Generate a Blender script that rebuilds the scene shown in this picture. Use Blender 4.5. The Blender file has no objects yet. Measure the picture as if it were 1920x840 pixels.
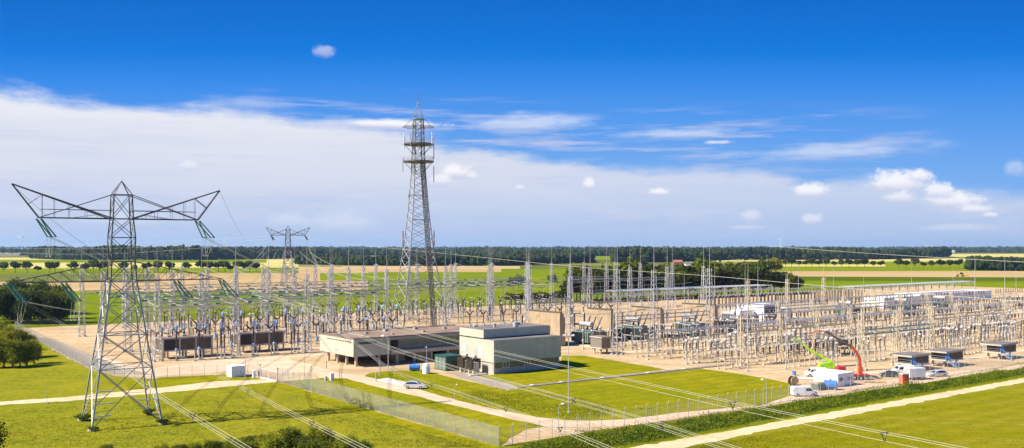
import bpy, bmesh, math, random
from mathutils import Vector, Matrix, noise
R = math.radians
rnd = random.Random(7)
scene = bpy.context.scene
COL = scene.collection

# ---------------------------------------------------------------- camera model of the photo
H, F, HZ, CX = 30.0, 1740.0, 463.0, 960.0
def G(px, py, z=0.0):
    """photo pixel -> point at height z"""
    Y = (H - z) * F / (py - HZ)
    return Vector(((px - CX) / F * Y, Y, z))
def AT(px, py, Y):
    return Vector(((px - CX) / F * Y, Y, H - (py - HZ) / F * Y))
AX = (0.797, 0.605)                       # long axis of the site (local x); local y is (-.605,.797)
AROT = math.atan2(AX[1], AX[0])
def UV(u, v, z=0.0):
    return Vector((AX[0] * u - AX[1] * v, AX[1] * u + AX[0] * v, z))
def toUV(p):
    return (AX[0] * p.x + AX[1] * p.y, -AX[1] * p.x + AX[0] * p.y)
def inview(p, m=60):
    if p.y < 50: return False
    px = CX + F * p.x / p.y
    return -m < px < 1920 + m

# ---------------------------------------------------------------- mesh helper
class MB:
    def __init__(s): s.v = []; s.f = []
    def add(s, vs, fs):
        n = len(s.v); s.v += [tuple(p) for p in vs]; s.f += [tuple(i + n for i in f) for f in fs]; return s
    def box(s, c, d, rz=0.0):
        x, y, z = d[0] / 2, d[1] / 2, d[2] / 2
        ca, sa = math.cos(rz), math.sin(rz)
        vs = []
        for k in (-z, z):
            for (i, j) in ((-x, -y), (x, -y), (x, y), (-x, y)):
                vs.append((c[0] + i * ca - j * sa, c[1] + i * sa + j * ca, c[2] + k))
        return s.add(vs, [(3, 2, 1, 0), (4, 5, 6, 7), (0, 1, 5, 4), (1, 2, 6, 5), (2, 3, 7, 6), (3, 0, 4, 7)])
    def bx(s, x0, x1, y0, y1, z0, z1):
        return s.box(((x0 + x1) / 2, (y0 + y1) / 2, (z0 + z1) / 2), (x1 - x0, y1 - y0, z1 - z0))
    K = 1.0
    def tube(s, p, q, r, n=4, r2=None, caps=True):
        r *= MB.K
        if r2 is not None: r2 *= MB.K
        p, q = Vector(p), Vector(q)
        d = q - p
        if d.length < 1e-6: return s
        d.normalize()
        a = Vector((0, 0, 1)) if abs(d.z) < .9 else Vector((1, 0, 0))
        x = d.cross(a).normalized(); y = d.cross(x)
        if r2 is None: r2 = r
        vs = []
        for (o, rr) in ((p, r), (q, r2)):
            for k in range(n):
                t = 2 * math.pi * (k + .5) / n
                vs.append(o + x * (rr * math.cos(t)) + y * (rr * math.sin(t)))
        fs = [(k, (k + 1) % n, n + (k + 1) % n, n + k) for k in range(n)]
        if caps: fs += [tuple(range(n - 1, -1, -1)), tuple(range(n, 2 * n))]
        return s.add(vs, fs)
    def poly(s, pts, r, n=4):
        for a, b in zip(pts, pts[1:]): s.tube(a, b, r, n, caps=False)
        return s
    def lathe(s, prof, c=(0, 0, 0), n=8, axis='z'):
        vs = []; fs = []
        for (r, z) in prof:
            for k in range(n):
                t = 2 * math.pi * k / n
                if axis == 'z': vs.append((c[0] + r * math.cos(t), c[1] + r * math.sin(t), c[2] + z))
                elif axis == 'x': vs.append((c[0] + z, c[1] + r * math.cos(t), c[2] + r * math.sin(t)))
                else: vs.append((c[0] + r * math.sin(t), c[1] + z, c[2] + r * math.cos(t)))
        for i in range(len(prof) - 1):
            for k in range(n):
                fs.append((i * n + k, i * n + (k + 1) % n, (i + 1) * n + (k + 1) % n, (i + 1) * n + k))
        fs.append(tuple(range(n - 1, -1, -1))); m = (len(prof) - 1) * n; fs.append(tuple(range(m, m + n)))
        return s.add(vs, fs)
    def prism(s, pts, y0, y1, inset=None):
        """side outline (x,z) extruded along y; inset = function(x,z)->extra y inset"""
        n = len(pts); g = inset or (lambda x, z: 0)
        vs = [(x, y0 + g(x, z), z) for x, z in pts] + [(x, y1 - g(x, z), z) for x, z in pts]
        fs = [tuple(range(n)), tuple(range(2 * n - 1, n - 1, -1))]
        fs += [(k, n + k, n + (k + 1) % n, (k + 1) % n) for k in range(n)]
        return s.add(vs, fs)
    def build(s, name, mat, parent=None, loc=None, smooth=False):
        me = bpy.data.meshes.new(name); me.from_pydata(s.v, [], s.f)
        bm = bmesh.new(); bm.from_mesh(me); bmesh.ops.recalc_face_normals(bm, faces=bm.faces); bm.to_mesh(me); bm.free()
        if smooth: me.polygons.foreach_set('use_smooth', [True] * len(me.polygons))
        if mat: me.materials.append(mat)
        o = bpy.data.objects.new(name, me); COL.objects.link(o)
        if parent: o.parent = parent
        if loc is not None: o.location = loc
        return o

def tag(o, label=None, cat=None, group=None, kind=None):
    if label: o['label'] = label
    if cat: o['category'] = cat
    if group: o['group'] = group
    if kind: o['kind'] = kind
    return o
def empty(name, loc, rz=0.0, label=None, cat=None, group=None):
    o = bpy.data.objects.new(name, None); COL.objects.link(o)
    o.empty_display_size = .5
    o.location = loc; o.rotation_euler = (0, 0, rz)
    return tag(o, label, cat, group)
KIDS = {}
def copy_tree(o, parent=None):
    kids = KIDS.get(o.name)
    if kids is None:
        kids = [c for c in o.children]; KIDS[o.name] = kids
    c = o.copy(); COL.objects.link(c)
    if parent: c.parent = parent
    for ch in kids: copy_tree(ch, c)
    return c
class Proto:
    """the first use is the prototype itself, later uses are copies"""
    def __init__(s, root): s.root = root; s.used = False
    def put(s, loc, rz=0.0, label=None, group=None, sc=None, parent=None):
        o = copy_tree(s.root) if s.used else s.root
        s.used = True
        o.location = loc; o.rotation_euler = (0, 0, rz)
        if sc is not None: o.scale = sc if isinstance(sc, tuple) else (sc, sc, sc)
        if parent: o.parent = parent
        tag(o, label, None, group)
        return o

# ---------------------------------------------------------------- materials
def newmat(name):
    m = bpy.data.materials.new(name); m.use_nodes = True
    nt = m.node_tree; b = nt.nodes['Principled BSDF']
    return m, nt, b
def mat(name, col, rough=.7, metal=0.0, var=.15, scale=1.0, spec=.3, bump=0, objvar=0.0, col2=None, detail=4):
    m, nt, b = newmat(name)
    N, L = nt.nodes.new, nt.links.new
    b.inputs['Roughness'].default_value = rough; b.inputs['Metallic'].default_value = metal
    b.inputs['Specular IOR Level'].default_value = spec
    g = N('ShaderNodeNewGeometry')
    nz = N('ShaderNodeTexNoise'); nz.inputs['Scale'].default_value = scale; nz.inputs['Detail'].default_value = detail
    L(g.outputs['Position'], nz.inputs['Vector'])
    mr = N('ShaderNodeMapRange'); mr.inputs['From Min'].default_value = .3; mr.inputs['From Max'].default_value = .7
    L(nz.outputs['Fac'], mr.inputs['Value'])
    mx = N('ShaderNodeMix'); mx.data_type = 'RGBA'
    if col2 is None:
        a = [c * (1 - var) for c in col]; c2 = [min(1, c * (1 + var)) for c in col]
    else: a = col; c2 = col2
    mx.inputs['A'].default_value = (*a, 1); mx.inputs['B'].default_value = (*c2, 1)
    L(mr.outputs['Result'], mx.inputs['Factor'])
    out = mx.outputs['Result']
    if objvar:
        oi = N('ShaderNodeObjectInfo')
        m2 = N('ShaderNodeMapRange'); m2.inputs['To Min'].default_value = 1 - objvar; m2.inputs['To Max'].default_value = 1 + objvar
        L(oi.outputs['Random'], m2.inputs['Value'])
        hs = N('ShaderNodeHueSaturation'); L(out, hs.inputs['Color']); L(m2.outputs['Result'], hs.inputs['Value'])
        m3 = N('ShaderNodeMapRange'); m3.inputs['To Min'].default_value = .5 - objvar * .06; m3.inputs['To Max'].default_value = .5 + objvar * .06
        mm = N('ShaderNodeMath'); mm.operation = 'MULTIPLY'; mm.inputs[1].default_value = 7.31
        fr = N('ShaderNodeMath'); fr.operation = 'FRACT'
        L(oi.outputs['Random'], mm.inputs[0]); L(mm.outputs[0], fr.inputs[0]); L(fr.outputs[0], m3.inputs['Value'])
        L(m3.outputs['Result'], hs.inputs['Hue'])
        out = hs.outputs['Color']
    L(out, b.inputs['Base Color'])
    if bump:
        n2 = N('ShaderNodeTexNoise'); n2.inputs['Scale'].default_value = scale * 6; n2.inputs['Detail'].default_value = 3
        L(g.outputs['Position'], n2.inputs['Vector'])
        bp = N('ShaderNodeBump'); bp.inputs['Strength'].default_value = bump; bp.inputs['Distance'].default_value = .3
        L(n2.outputs['Fac'], bp.inputs['Height']); L(bp.outputs['Normal'], b.inputs['Normal'])
    return m

def groundmat(name, cols, scales=(.008, .06, .7), stretch=None, rough=.95, bump=.4, bscale=1.5, stripes=None):
    """layered noise ground: cols = [base, large patches, mid patches, fine flecks]"""
    m, nt, b = newmat(name)
    N, L = nt.nodes.new, nt.links.new
    b.inputs['Roughness'].default_value = rough; b.inputs['Specular IOR Level'].default_value = 0
    g = N('ShaderNodeNewGeometry')
    mp = N('ShaderNodeMapping'); mp.vector_type = 'POINT'
    mp.inputs['Rotation'].default_value = (0, 0, -AROT)
    if stretch: mp.inputs['Scale'].default_value = stretch
    L(g.outputs['Position'], mp.inputs['Vector'])
    cur = None
    for i, c in enumerate(cols[1:]):
        nz = N('ShaderNodeTexNoise'); nz.inputs['Scale'].default_value = scales[i]; nz.inputs['Detail'].default_value = 6
        nz.inputs['Roughness'].default_value = .62
        L(mp.outputs['Vector'], nz.inputs['Vector'])
        mr = N('ShaderNodeMapRange'); mr.inputs['From Min'].default_value = .43; mr.inputs['From Max'].default_value = .60
        L(nz.outputs['Fac'], mr.inputs['Value'])
        mx = N('ShaderNodeMix'); mx.data_type = 'RGBA'
        if cur is None: mx.inputs['A'].default_value = (*cols[0], 1)
        else: L(cur, mx.inputs['A'])
        mx.inputs['B'].default_value = (*c[:3], 1)
        mm = N('ShaderNodeMath'); mm.operation = 'MULTIPLY'; mm.inputs[1].default_value = c[3] if len(c) > 3 else 1
        L(mr.outputs['Result'], mm.inputs[0]); L(mm.outputs[0], mx.inputs['Factor'])
        cur = mx.outputs['Result']
    if stripes:
        per, rot, amt, c = stripes
        m2 = N('ShaderNodeMapping'); m2.inputs['Rotation'].default_value = (0, 0, rot)
        L(g.outputs['Position'], m2.inputs['Vector'])
        wv = N('ShaderNodeTexWave'); wv.inputs['Scale'].default_value = .314 / per; wv.inputs['Distortion'].default_value = 1.2
        wv.inputs['Detail'].default_value = 3; wv.inputs['Detail Scale'].default_value = .6
        L(m2.outputs['Vector'], wv.inputs['Vector'])
        mx = N('ShaderNodeMix'); mx.data_type = 'RGBA'; L(cur, mx.inputs['A']); mx.inputs['B'].default_value = (*c, 1)
        mm = N('ShaderNodeMath'); mm.operation = 'MULTIPLY'; mm.inputs[1].default_value = amt
        L(wv.outputs['Fac'], mm.inputs[0]); L(mm.outputs[0], mx.inputs['Factor']); cur = mx.outputs['Result']
    L(cur, b.inputs['Base Color'])
    if bump:
        n2 = N('ShaderNodeTexNoise'); n2.inputs['Scale'].default_value = bscale; n2.inputs['Detail'].default_value = 4
        L(g.outputs['Position'], n2.inputs['Vector'])
        bp = N('ShaderNodeBump'); bp.inputs['Strength'].default_value = bump; bp.inputs['Distance'].default_value = .25
        L(n2.outputs['Fac'], bp.inputs['Height']); L(bp.outputs['Normal'], b.inputs['Normal'])
    return m

M = {}
M['pasture'] = groundmat('pasture', [(.165, .172, .005), (.255, .21, .010, .75), (.10, .13, .003, .75), (.30, .26, .03, .55)], scales=(.02, .12, .8), stripes=(5, R(-82), .45, (.23, .205, .012)))
M['lawn'] = groundmat('lawn', [(.19, .18, .002), (.29, .228, .005, .75), (.115, .14, .002, .75), (.32, .26, .02, .5)], scales=(.035, .2, 1.1), stripes=(4, -AROT + R(90), .4, (.14, .155, .002)))
M['mown'] = groundmat('mown', [(.23, .20, .004), (.17, .17, .003, .85), (.29, .23, .03, .7), (.13, .14, .004, .55)], scales=(.012, .08, .8), stretch=(.2, 1, 1), stripes=(4.5, -AROT + R(90), .5, (.16, .16, .003)))
M['verge'] = groundmat('verge', [(.12, .15, .003), (.19, .18, .006, .6), (.07, .10, .002, .7), (.22, .19, .02, .4)], scales=(.06, .3, 1.5))
M['sand_dark'] = groundmat('sand_dark', [(.40, .28, .16), (.33, .23, .135, .7), (.47, .34, .21, .6)], scales=(.1, .8), bump=.3)
M['sand'] = groundmat('sand', [(.52, .365, .19), (.40, .27, .14, .85), (.62, .455, .27, .7), (.30, .205, .11, .55)], scales=(.03, .14, .9), stretch=(.45, 1, 1), bump=.35)
M['roadsand'] = groundmat('roadsand', [(.60, .43, .27), (.50, .35, .22, .8), (.70, .54, .36, .6), (.40, .28, .17, .35)], scales=(.05, .25, 1.4), stretch=(.5, 1, 1), bump=.2)
M['track'] = groundmat('track', [(.62, .46, .27), (.50, .38, .20, .8), (.70, .55, .36, .6), (.36, .30, .10, .4)], scales=(.05, .3, 1.6), bump=.2)
M['asphalt'] = groundmat('asphalt', [(.30, .25, .18), (.25, .21, .16, .7), (.36, .3, .22, .6)], scales=(.05, .5), bump=.1)
M['slab'] = groundmat('slab', [(.60, .55, .44), (.5, .45, .36, .6), (.66, .6, .5, .5)], scales=(.2, 1.0), bump=.1)
M['ploughed'] = groundmat('ploughed', [(.42, .275, .13), (.50, .34, .17, .8), (.34, .25, .09, .6)], scales=(.004, .02), stretch=(.3, 1, 1), bump=0)
M['stubble'] = groundmat('stubble', [(.50, .40, .13), (.36, .34, .06, .8), (.60, .48, .18, .6)], scales=(.004, .02), stretch=(.3, 1, 1), bump=0)
M['crop_green'] = groundmat('crop_green', [(.155, .19, .002), (.215, .225, .003, .8), (.11, .155, .002, .7)], scales=(.004, .02), stretch=(.25, 1, 1), bump=0)
M['crop_dark'] = groundmat('crop_dark', [(.07, .105, .004), (.11, .14, .006, .8), (.05, .08, .003, .6)], scales=(.004, .02), bump=0)
M['crop_dull'] = groundmat('crop_dull', [(.12, .13, .03), (.15, .155, .03, .8), (.10, .11, .03, .6)], scales=(.004, .03), stretch=(.3, 1, 1), bump=0)
M['farland'] = groundmat('farland', [(.10, .13, .01), (.3, .25, .08, .9), (.04, .06, .01, .7)], scales=(.0016, .006), bump=0)

M['steel'] = mat('galvanised_steel', (.36, .35, .34), .5, .1, .2, .5)
M['steel_mid'] = mat('greyish_steel', (.44, .425, .42), .5, .1, .2, .5)
M['steel_light'] = mat('pale_steel', (.43, .41, .39), .55, .1, .15, .5)
M['steel_dark'] = mat('dark_and_shaded_steel', (.13, .125, .12), .6, .1, .25, .5)  # dark steel; on the pylon tops it holds their shade against the sky
M['steel_cream'] = mat('cream_steel', (.50, .42, .29), .6, 0, .12, .5)
M['conductor'] = mat('aluminium_conductor', (.55, .50, .42), .45, .3, .1, .5)
M['wire_pale'] = mat('bright_conductor', (.50, .47, .36), .5, .0, .08, .5)
M['green_glass'] = mat('green_glass_insulator', (.015, .13, .09), .2, 0, .2, 3, spec=.5)
M['beam_green'] = mat('greenish_beam', (.24, .32, .28), .5, .2, .2, .6)
M['brown_ins'] = mat('brown_porcelain', (.04, .02, .015), .3, 0, .25, 3, spec=.6)
M['grey_ins'] = mat('grey_porcelain', (.17, .15, .135), .3, 0, .25, 3, spec=.5)
M['blue'] = mat('blue_paint', (.05, .19, .50), .4, 0, .15, 2)
M['blue_light'] = mat('pale_blue_paint', (.28, .42, .62), .4, 0, .12, 2)
M['white'] = mat('white_paint', (.78, .78, .76), .5, 0, .05, .7)
M['white_dirty'] = mat('weathered_white', (.44, .40, .34), .6, 0, .12, 1.2)
M['concrete'] = mat('concrete', (.44, .39, .31), .85, 0, .15, .8)
M['concrete_tan'] = mat('tan_concrete', (.36, .27, .165), .85, 0, .2, .5)
M['cladding'] = mat('cream_green_cladding', (.44, .435, .335), .55, 0, .12, .35, detail=8)
M['cladding_grey'] = mat('grey_cladding', (.30, .30, .27), .55, 0, .06, .4)
M['roof_brown'] = mat('brown_roof_felt', (.25, .17, .11), .9, 0, .3, .25, detail=8)
M['roof_grey'] = mat('grey_roof_felt', (.17, .145, .125), .9, 0, .3, .3, detail=8)
M['dark'] = mat('dark_recess', (.035, .03, .028), .6, 0, .2, 1)
M['dark_panel'] = mat('dark_brown_panel', (.11, .085, .06), .6, 0, .2, 1)
M['grey_panel'] = mat('taupe_panel', (.20, .17, .13), .6, 0, .1, 1)
M['glass'] = mat('dark_window_glass', (.08, .10, .08), .08, 0, .2, .6, spec=.8)
M['glass_green'] = mat('greenish_glass', (.16, .24, .19), .1, 0, .2, .6, spec=.8)
M['car_glass'] = mat('car_glass', (.02, .025, .03), .08, 0, .1, 1, spec=.8)
M['rubber'] = mat('rubber', (.02, .02, .02), .8, 0, .1, 5)
M['silver'] = mat('silver_car_paint', (.62, .64, .66), .25, .35, .03, 1)
M['black_paint'] = mat('dark_car_paint', (.03, .05, .05), .2, .2, .05, 1, spec=.6)
M['red'] = mat('red_paint', (.45, .03, .02), .35, 0, .1, 1)
M['orange'] = mat('orange_red_paint', (.52, .085, .03), .5, 0, .25, 1.5)
M['lime'] = mat('lime_paint', (.34, .58, .03), .5, 0, .25, 1.5)
M['yellow'] = mat('yellow_paint', (.75, .50, .03), .4, 0, .1, 1)
M['wood'] = mat('plywood', (.55, .38, .18), .8, 0, .15, 3)
M['oil_green'] = mat('dark_green_paint', (.03, .085, .06), .45, 0, .2, 1)
M['grey_green'] = mat('grey_green_paint', (.16, .20, .17), .5, 0, .15, 1)
M['rust'] = mat('rusty_red_container', (.50, .16, .09), .6, 0, .15, 1.5)
M['lens'] = mat('lamp_lens', (.8, .8, .75), .2, 0, .02, 1)
M['brick'] = mat('red_brick', (.32, .12, .07), .8, 0, .15, 1)
M['tile'] = mat('red_roof_tile', (.38, .13, .07), .8, 0, .2, 1)
M['bark'] = mat('bark', (.09, .07, .05), .9, 0, .3, 3)
def leafmat(name, c1, c2, ov=.25, sc=.5):
    m = mat(name, c1, .6, 0, 0, sc, spec=.2, objvar=ov, col2=c2)
    nt = m.node_tree; b = nt.nodes['Principled BSDF']; src = b.inputs['Base Color'].links[0].from_socket
    t = nt.nodes.new('ShaderNodeBsdfTranslucent'); nt.links.new(src, t.inputs['Color'])     # thin leaves let light through
    x = nt.nodes.new('ShaderNodeMixShader'); x.inputs[0].default_value = .4
    nt.links.new(b.outputs[0], x.inputs[1]); nt.links.new(t.outputs[0], x.inputs[2]); nt.links.new(x.outputs[0], nt.nodes['Material Output'].inputs['Surface'])
    return m
M['leaf'] = leafmat('leaves', (.06, .085, .004), (.17, .185, .01))
M['leaf_light'] = leafmat('light_leaves', (.15, .17, .004), (.32, .31, .014))
M['leaf_dark'] = leafmat('dark_leaves', (.022, .038, .004), (.065, .078, .006))
M['leaf_far'] = mat('far_leaves', (.010, .022, .008), .8, 0, 0, .02, spec=.1, col2=(.045, .058, .010))
M['hedge'] = leafmat('ditch_plants', (.07, .12, .002), (.24, .25, .008), sc=.3)
# ================================================================ GROUND
def smooth_poly(pts, step=3.0, jit=.25, seed=1):
    r = random.Random(seed); out = []
    n = len(pts)
    for i in range(n):
        a, b = pts[i], pts[(i + 1) % n]
        L = (b - a).length; k = max(1, min(60, int(L / step)))
        for j in range(k):
            p = a.lerp(b, j / k)
            if jit and j: p = p + Vector((r.uniform(-jit, jit), r.uniform(-jit, jit), 0))
            out.append(p)
    return out
def sheet(name, pts, z, m, jit=.25, step=3.0, kind='structure', seed=1):
    P = smooth_poly([Vector((p.x, p.y, z)) for p in pts], step, jit, seed)
    me = bpy.data.meshes.new(name); bm = bmesh.new()
    f = bm.faces.new([bm.verts.new(p) for p in P])
    bmesh.ops.triangulate(bm, faces=[f]); 
    for q in bm.faces:
        if q.normal.z < 0: q.normal_flip()
    bm.to_mesh(me); bm.free(); me.materials.append(m)
    o = bpy.data.objects.new(name, me); COL.objects.link(o); o['kind'] = kind
    return o
def px(*l): return [G(*q) for q in l]
def strip(name, upper, lower, z, m, **k):
    return sheet(name, px(*(upper + lower[::-1])), z, m, **k)

g = 26000.0
sheet('ground', [Vector((-g, -300, 0)), Vector((g, -300, 0)), Vector((g, g, 0)), Vector((-g, g, 0))], 0, M['farland'], jit=0, step=1e9)
# pasture round the site
sheet('pasture', [Vector((-330, 10, 0)), Vector((260, 10, 0)), UV(420, 104), UV(420, 112), UV(82, 112), G(505, 716), UV(55, 382), Vector((-330, 330, 0))], .02, M['pasture'], jit=0)
# far fields: bands of crops
def band(name, y0, y1, x0, x1, z, m, tilt=0):
    xm = (x0 + x1) / 2
    return sheet(name, px((x0, y0 - tilt), (x1, y0 + tilt), (x1, y1 + tilt), (x0, y1 - tilt)), z, m, jit=0, step=1e9)
band('green_field', 505, 640, -120, 2050, .03, M['crop_green'])
band('ploughed_field', 500, 546, -100, 690, .06, M['ploughed'])
band('ploughed_field', 499, 510, 640, 975, .075, M['ploughed'])
band('grey_green_field', 513, 529, -100, 290, .09, M['crop_dull'], 1)
band('green_field', 503, 513, -100, 560, .12, M['crop_green'], -1)
band('stubble_field', 494, 503, -100, 560, .12, M['stubble'])
band('stubble_field', 483, 495, -100, 620, .135, M['stubble'])
band('green_field', 487, 492.5, -100, 500, .15, M['crop_green'])
band('dark_crop_field', 504, 513, 940, 1100, .12, M['crop_green'])
band('green_field', 512, 526, 600, 760, .09, M['crop_green'])
band('ploughed_field', 508, 520, 1440, 2050, .09, M['ploughed'], 1)
band('dark_crop_field', 519.5, 527, 1440, 2050, .12, M['crop_dark'], 1)
band('green_field', 490, 508.5, 1430, 2050, .12, M['crop_green'])
band('stubble_field', 485, 490.5, 1300, 2050, .14, M['stubble'])
band('stubble_field', 496, 500, 1435, 1660, .15, M['stubble'])
band('green_field', 478, 487, 1080, 1190, .12, M['crop_green'])
band('stubble_field', 476, 482, 1780, 1960, .12, M['stubble'])
# ------- the site
site = [G(28, 615), G(120, 668), G(167, 693), G(215, 706), G(290, 712), G(360, 708), G(430, 703), G(505, 715), G(700, 771), UV(82, 112), UV(300, 111.5), UV(700, 111), UV(700, 380), UV(58, 381)]
sheet('gravel_yard', site, .05, M['sand'], jit=.5)
# worn service roads on the gravel
sheet('perimeter_road', px((28, 616), (60, 622), (135, 655), (240, 683), (290, 690), (430, 672), (520, 668), (640, 700), (640, 708), (600, 700), (430, 697), (290, 706), (215, 703), (165, 690)), .07, M['roadsand'], jit=.3)
sheet('asphalt_strip', px((60, 632), (100, 635), (230, 690), (290, 704), (215, 702), (167, 690)), .09, M['asphalt'], jit=.2)
# cable trenches and worn lanes in the gravel
def lane(u0, u1, v0, v1, m='sand_dark', name='cable_trench_lane', z=.065, jit=.12):
    return sheet(name, [UV(u0, v0), UV(u1, v0), UV(u1, v1), UV(u0, v1)], z, M[m], jit=jit, step=1.6)
for (a_, b_, c_, d_, m_) in ((74, 300, 257.5, 259, 'sand_dark'), (74, 300, 281, 282.2, 'sand_dark'), (92, 330, 299, 300.2, 'sand_dark'), (92, 340, 324, 325.3, 'sand_dark'), (92, 350, 352, 353.4, 'sand_dark'), (74, 420, 236, 240, 'roadsand'),
    (182, 430, 153, 154.2, 'sand_dark'), (186, 430, 164, 165.2, 'sand_dark'), (178, 420, 188.5, 192.5, 'roadsand'), (260, 520, 208, 209.2, 'sand_dark'), (262, 540, 246, 249, 'roadsand'), (200, 430, 140, 141.2, 'sand_dark'), (196, 440, 123, 126, 'roadsand')):
    lane(a_, b_, c_, d_, m_, 'service_lane' if m_ == 'roadsand' else 'cable_trench_lane', .062 if m_ == 'roadsand' else .072)
for (u_, v0_, v1_) in ((92.5, 244, 380), (134, 244, 380), (176, 240, 380), (226, 236, 380), (268, 193, 380), (200, 126, 188), (246, 126, 188), (300, 126, 236)):
    lane(u_, u_ + 1.5, v0_, v1_, 'sand_dark', 'cable_trench_lane', .078)
# the lawns
sheet('lawn', px((524, 716), (575, 712), (610, 709), (650, 710), (690, 722), (760, 739), (860, 763), (940, 782), (1020, 800), (985, 806), (955, 822), (938, 837.3), (840, 809.3), (700, 769.6), (560, 727.4)), .08, M['lawn'], jit=.3, seed=2)
sheet('lawn', px((683, 706), (690, 701), (705, 698), (740, 695.5), (800, 696), (832, 705), (880, 716), (952, 733), (966, 729), (1120, 711.5), (1316, 692), (1395, 703), (1470, 717), (1495, 725), (1488, 741), (1427, 760), (1260, 775), (1183, 786), (1103, 789), (1060, 788), (1003, 782), (930, 768), (860, 752), (800, 735), (730, 716)), .08, M['lawn'], jit=.3, seed=3)
sheet('lawn', px((885, 706), (926, 703.5), (1052, 678), (1053, 667), (1094, 667), (1170, 680), (1248, 693), (1130, 707), (964, 725), (925, 717)), .08, M['lawn'], jit=.3, seed=4)
sheet('lawn', px((290, 712), (300, 708), (430, 702.5), (470, 706), (490, 712), (400, 715.5), (292, 728), (240, 730), (230, 714)), .08, M['lawn'], jit=.3, seed=5)
sheet('parking_slab', px((702, 713), (727, 709), (800, 726), (800, 729), (770, 728), (740, 721)), .10, M['slab'], jit=0)
sheet('footpath', px((838, 699), (856, 697), (905, 707), (953, 719), (975, 727), (968, 731), (945, 731), (890, 716)), .10, M['asphalt'], jit=.05)
sheet('perimeter_road', px((1500, 722), (1600, 722), (1760, 700), (1940, 680), (1940, 690), (1600, 737), (1260, 789), (1180, 799), (1100, 803), (1020, 800), (1003, 783), (1060, 788.5), (1103, 789.5), (1183, 786.5), (1260, 775.5), (1427, 760.5), (1488, 741.5)), .078, M['roadsand'], jit=.2)
sheet('perimeter_road', px((640, 700), (683, 706), (730, 716), (800, 735), (860, 752), (930, 768), (1003, 782), (1020, 800), (940, 782), (860, 763), (760, 739), (690, 722), (650, 710), (600, 709), (590, 695)), .075, M['roadsand'], jit=.15, seed=8)
# outside: field tracks
strip('farm_track', [(-40, 757), (0, 753.5), (160, 742), (400, 715.5), (480, 712), (505, 713)], [(-40, 764), (0, 760.5), (160, 750), (333, 734.5), (480, 720), (515, 717)], .06, M['track'], jit=.45, step=1.8)
strip('farm_track', [(1000, 864), (1100, 851), (1183, 840), (1300, 820), (1600, 766), (1920, 709.5), (1990, 698)], [(1040, 885), (1150, 864), (1285, 840), (1440, 807), (1600, 778), (1920, 717.5), (1990, 706)], .06, M['track'], jit=.4, step=1.6)
strip('ditch_bank', [(930, 840), (1154, 806), (1300, 785), (1600, 738), (1920, 690), (1990, 680)], [(935, 868), (1183, 838), (1300, 817), (1600, 763), (1920, 707), (1990, 696)], .05, M['verge'], jit=.4)
sheet('mown_meadow', px((1290, 841), (1440, 808), (1600, 779), (1920, 719), (2000, 704), (2300, 760), (2300, 1000), (1100, 1000)), .045, M['mown'], jit=.4)
sheet('grass_strip', px((520, 716.3), (700, 770), (938, 837.9), (960, 838), (1010, 829), (1060, 823), (1050, 832), (925, 850), (680, 780), (505, 722)), .09, M['lawn'], jit=.4)

# ================================================================ FOLIAGE
def crown_mb(rx, ry, rz, cz, clumps, leaves, ls, seed, shell=.55, lobes=7, spread=.22, cut=-.75):
    """uneven crown: lobes of leaf clumps with gaps between them"""
    r = random.Random(seed); mb = MB()
    L = []
    for i in range(lobes):
        a = 2 * math.pi * i / lobes + r.uniform(-.4, .4); e = r.uniform(-.3, .9); q = r.uniform(.45, .7)
        L.append((Vector((math.cos(a) * math.cos(e) * q, math.sin(a) * math.cos(e) * q, math.sin(e) * q)), r.uniform(.38, .58)))
    L.append((Vector((0, 0, .1)), .62))
    for i in range(clumps):
        c, lr = r.choice(L)
        d = Vector((r.gauss(0, 1), r.gauss(0, 1), r.gauss(0, 1))).normalized() * (lr * (shell + (1 - shell) * r.random()))
        p = c + d
        if p.z < cut: continue
        P = Vector((p.x * rx, p.y * ry, cz + p.z * rz))
        s = spread * (rx + rz) / 2
        for j in range(leaves):
            q = P + Vector((r.gauss(0, 1), r.gauss(0, 1), r.gauss(0, .8))) * s * .5
            n = Vector((r.gauss(0, 1), r.gauss(0, 1), r.gauss(0, 1) + .6)).normalized()
            a = n.orthogonal().normalized(); a.rotate(Matrix.Rotation(r.uniform(0, 6.28), 3, n)); b = n.cross(a)
            w = ls * r.uniform(.6, 1.3); h = w * r.uniform(.5, .8)
            mb.add([q - a * w, q - b * h, q + a * w, q + b * h], [(0, 1, 2, 3)])
    return mb
def trunk_mb(h, r0, seed, limbs=5, spread=.5, fork=.45):
    r = random.Random(seed); mb = MB()
    p = Vector((0, 0, -.1)); pts = [p]
    for k in range(4):
        p = p + Vector((r.uniform(-.04, .04) * h, r.uniform(-.04, .04) * h, h * .24)); pts.append(p)
    for k in range(4): mb.tube(pts[k], pts[k + 1], r0 * (1 - .2 * k), 6, r0 * (1 - .2 * (k + 1)), caps=False)
    for k in range(limbs):
        t = fork + (1 - fork) * r.random() * .8; b = pts[0].lerp(pts[-1], t); a = r.uniform(0, 6.28)
        e = b + Vector((math.cos(a) * h * spread * .6, math.sin(a) * h * spread * .6, h * .28))
        mb.tube(b, e, r0 * .4, 5, r0 * .12, caps=False)
    return mb
def tree_proto(name, label, cat, h, rx, seed, m, clumps, leaves, ls, base=.35, lobes=7, sink=0):
    root = empty(name, (0, 0, 0), 0, label, cat)
    rz = h * (1 - base) / 2
    trunk_mb(h * .8, h * .022 + .05, seed, fork=base * .8 + .1).build('trunk', M['bark'], root)
    crown_mb(rx, rx, rz, h * base + rz, clumps, leaves, ls, seed, lobes=lobes).build('crown', m, root)
    return Proto(root)

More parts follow.
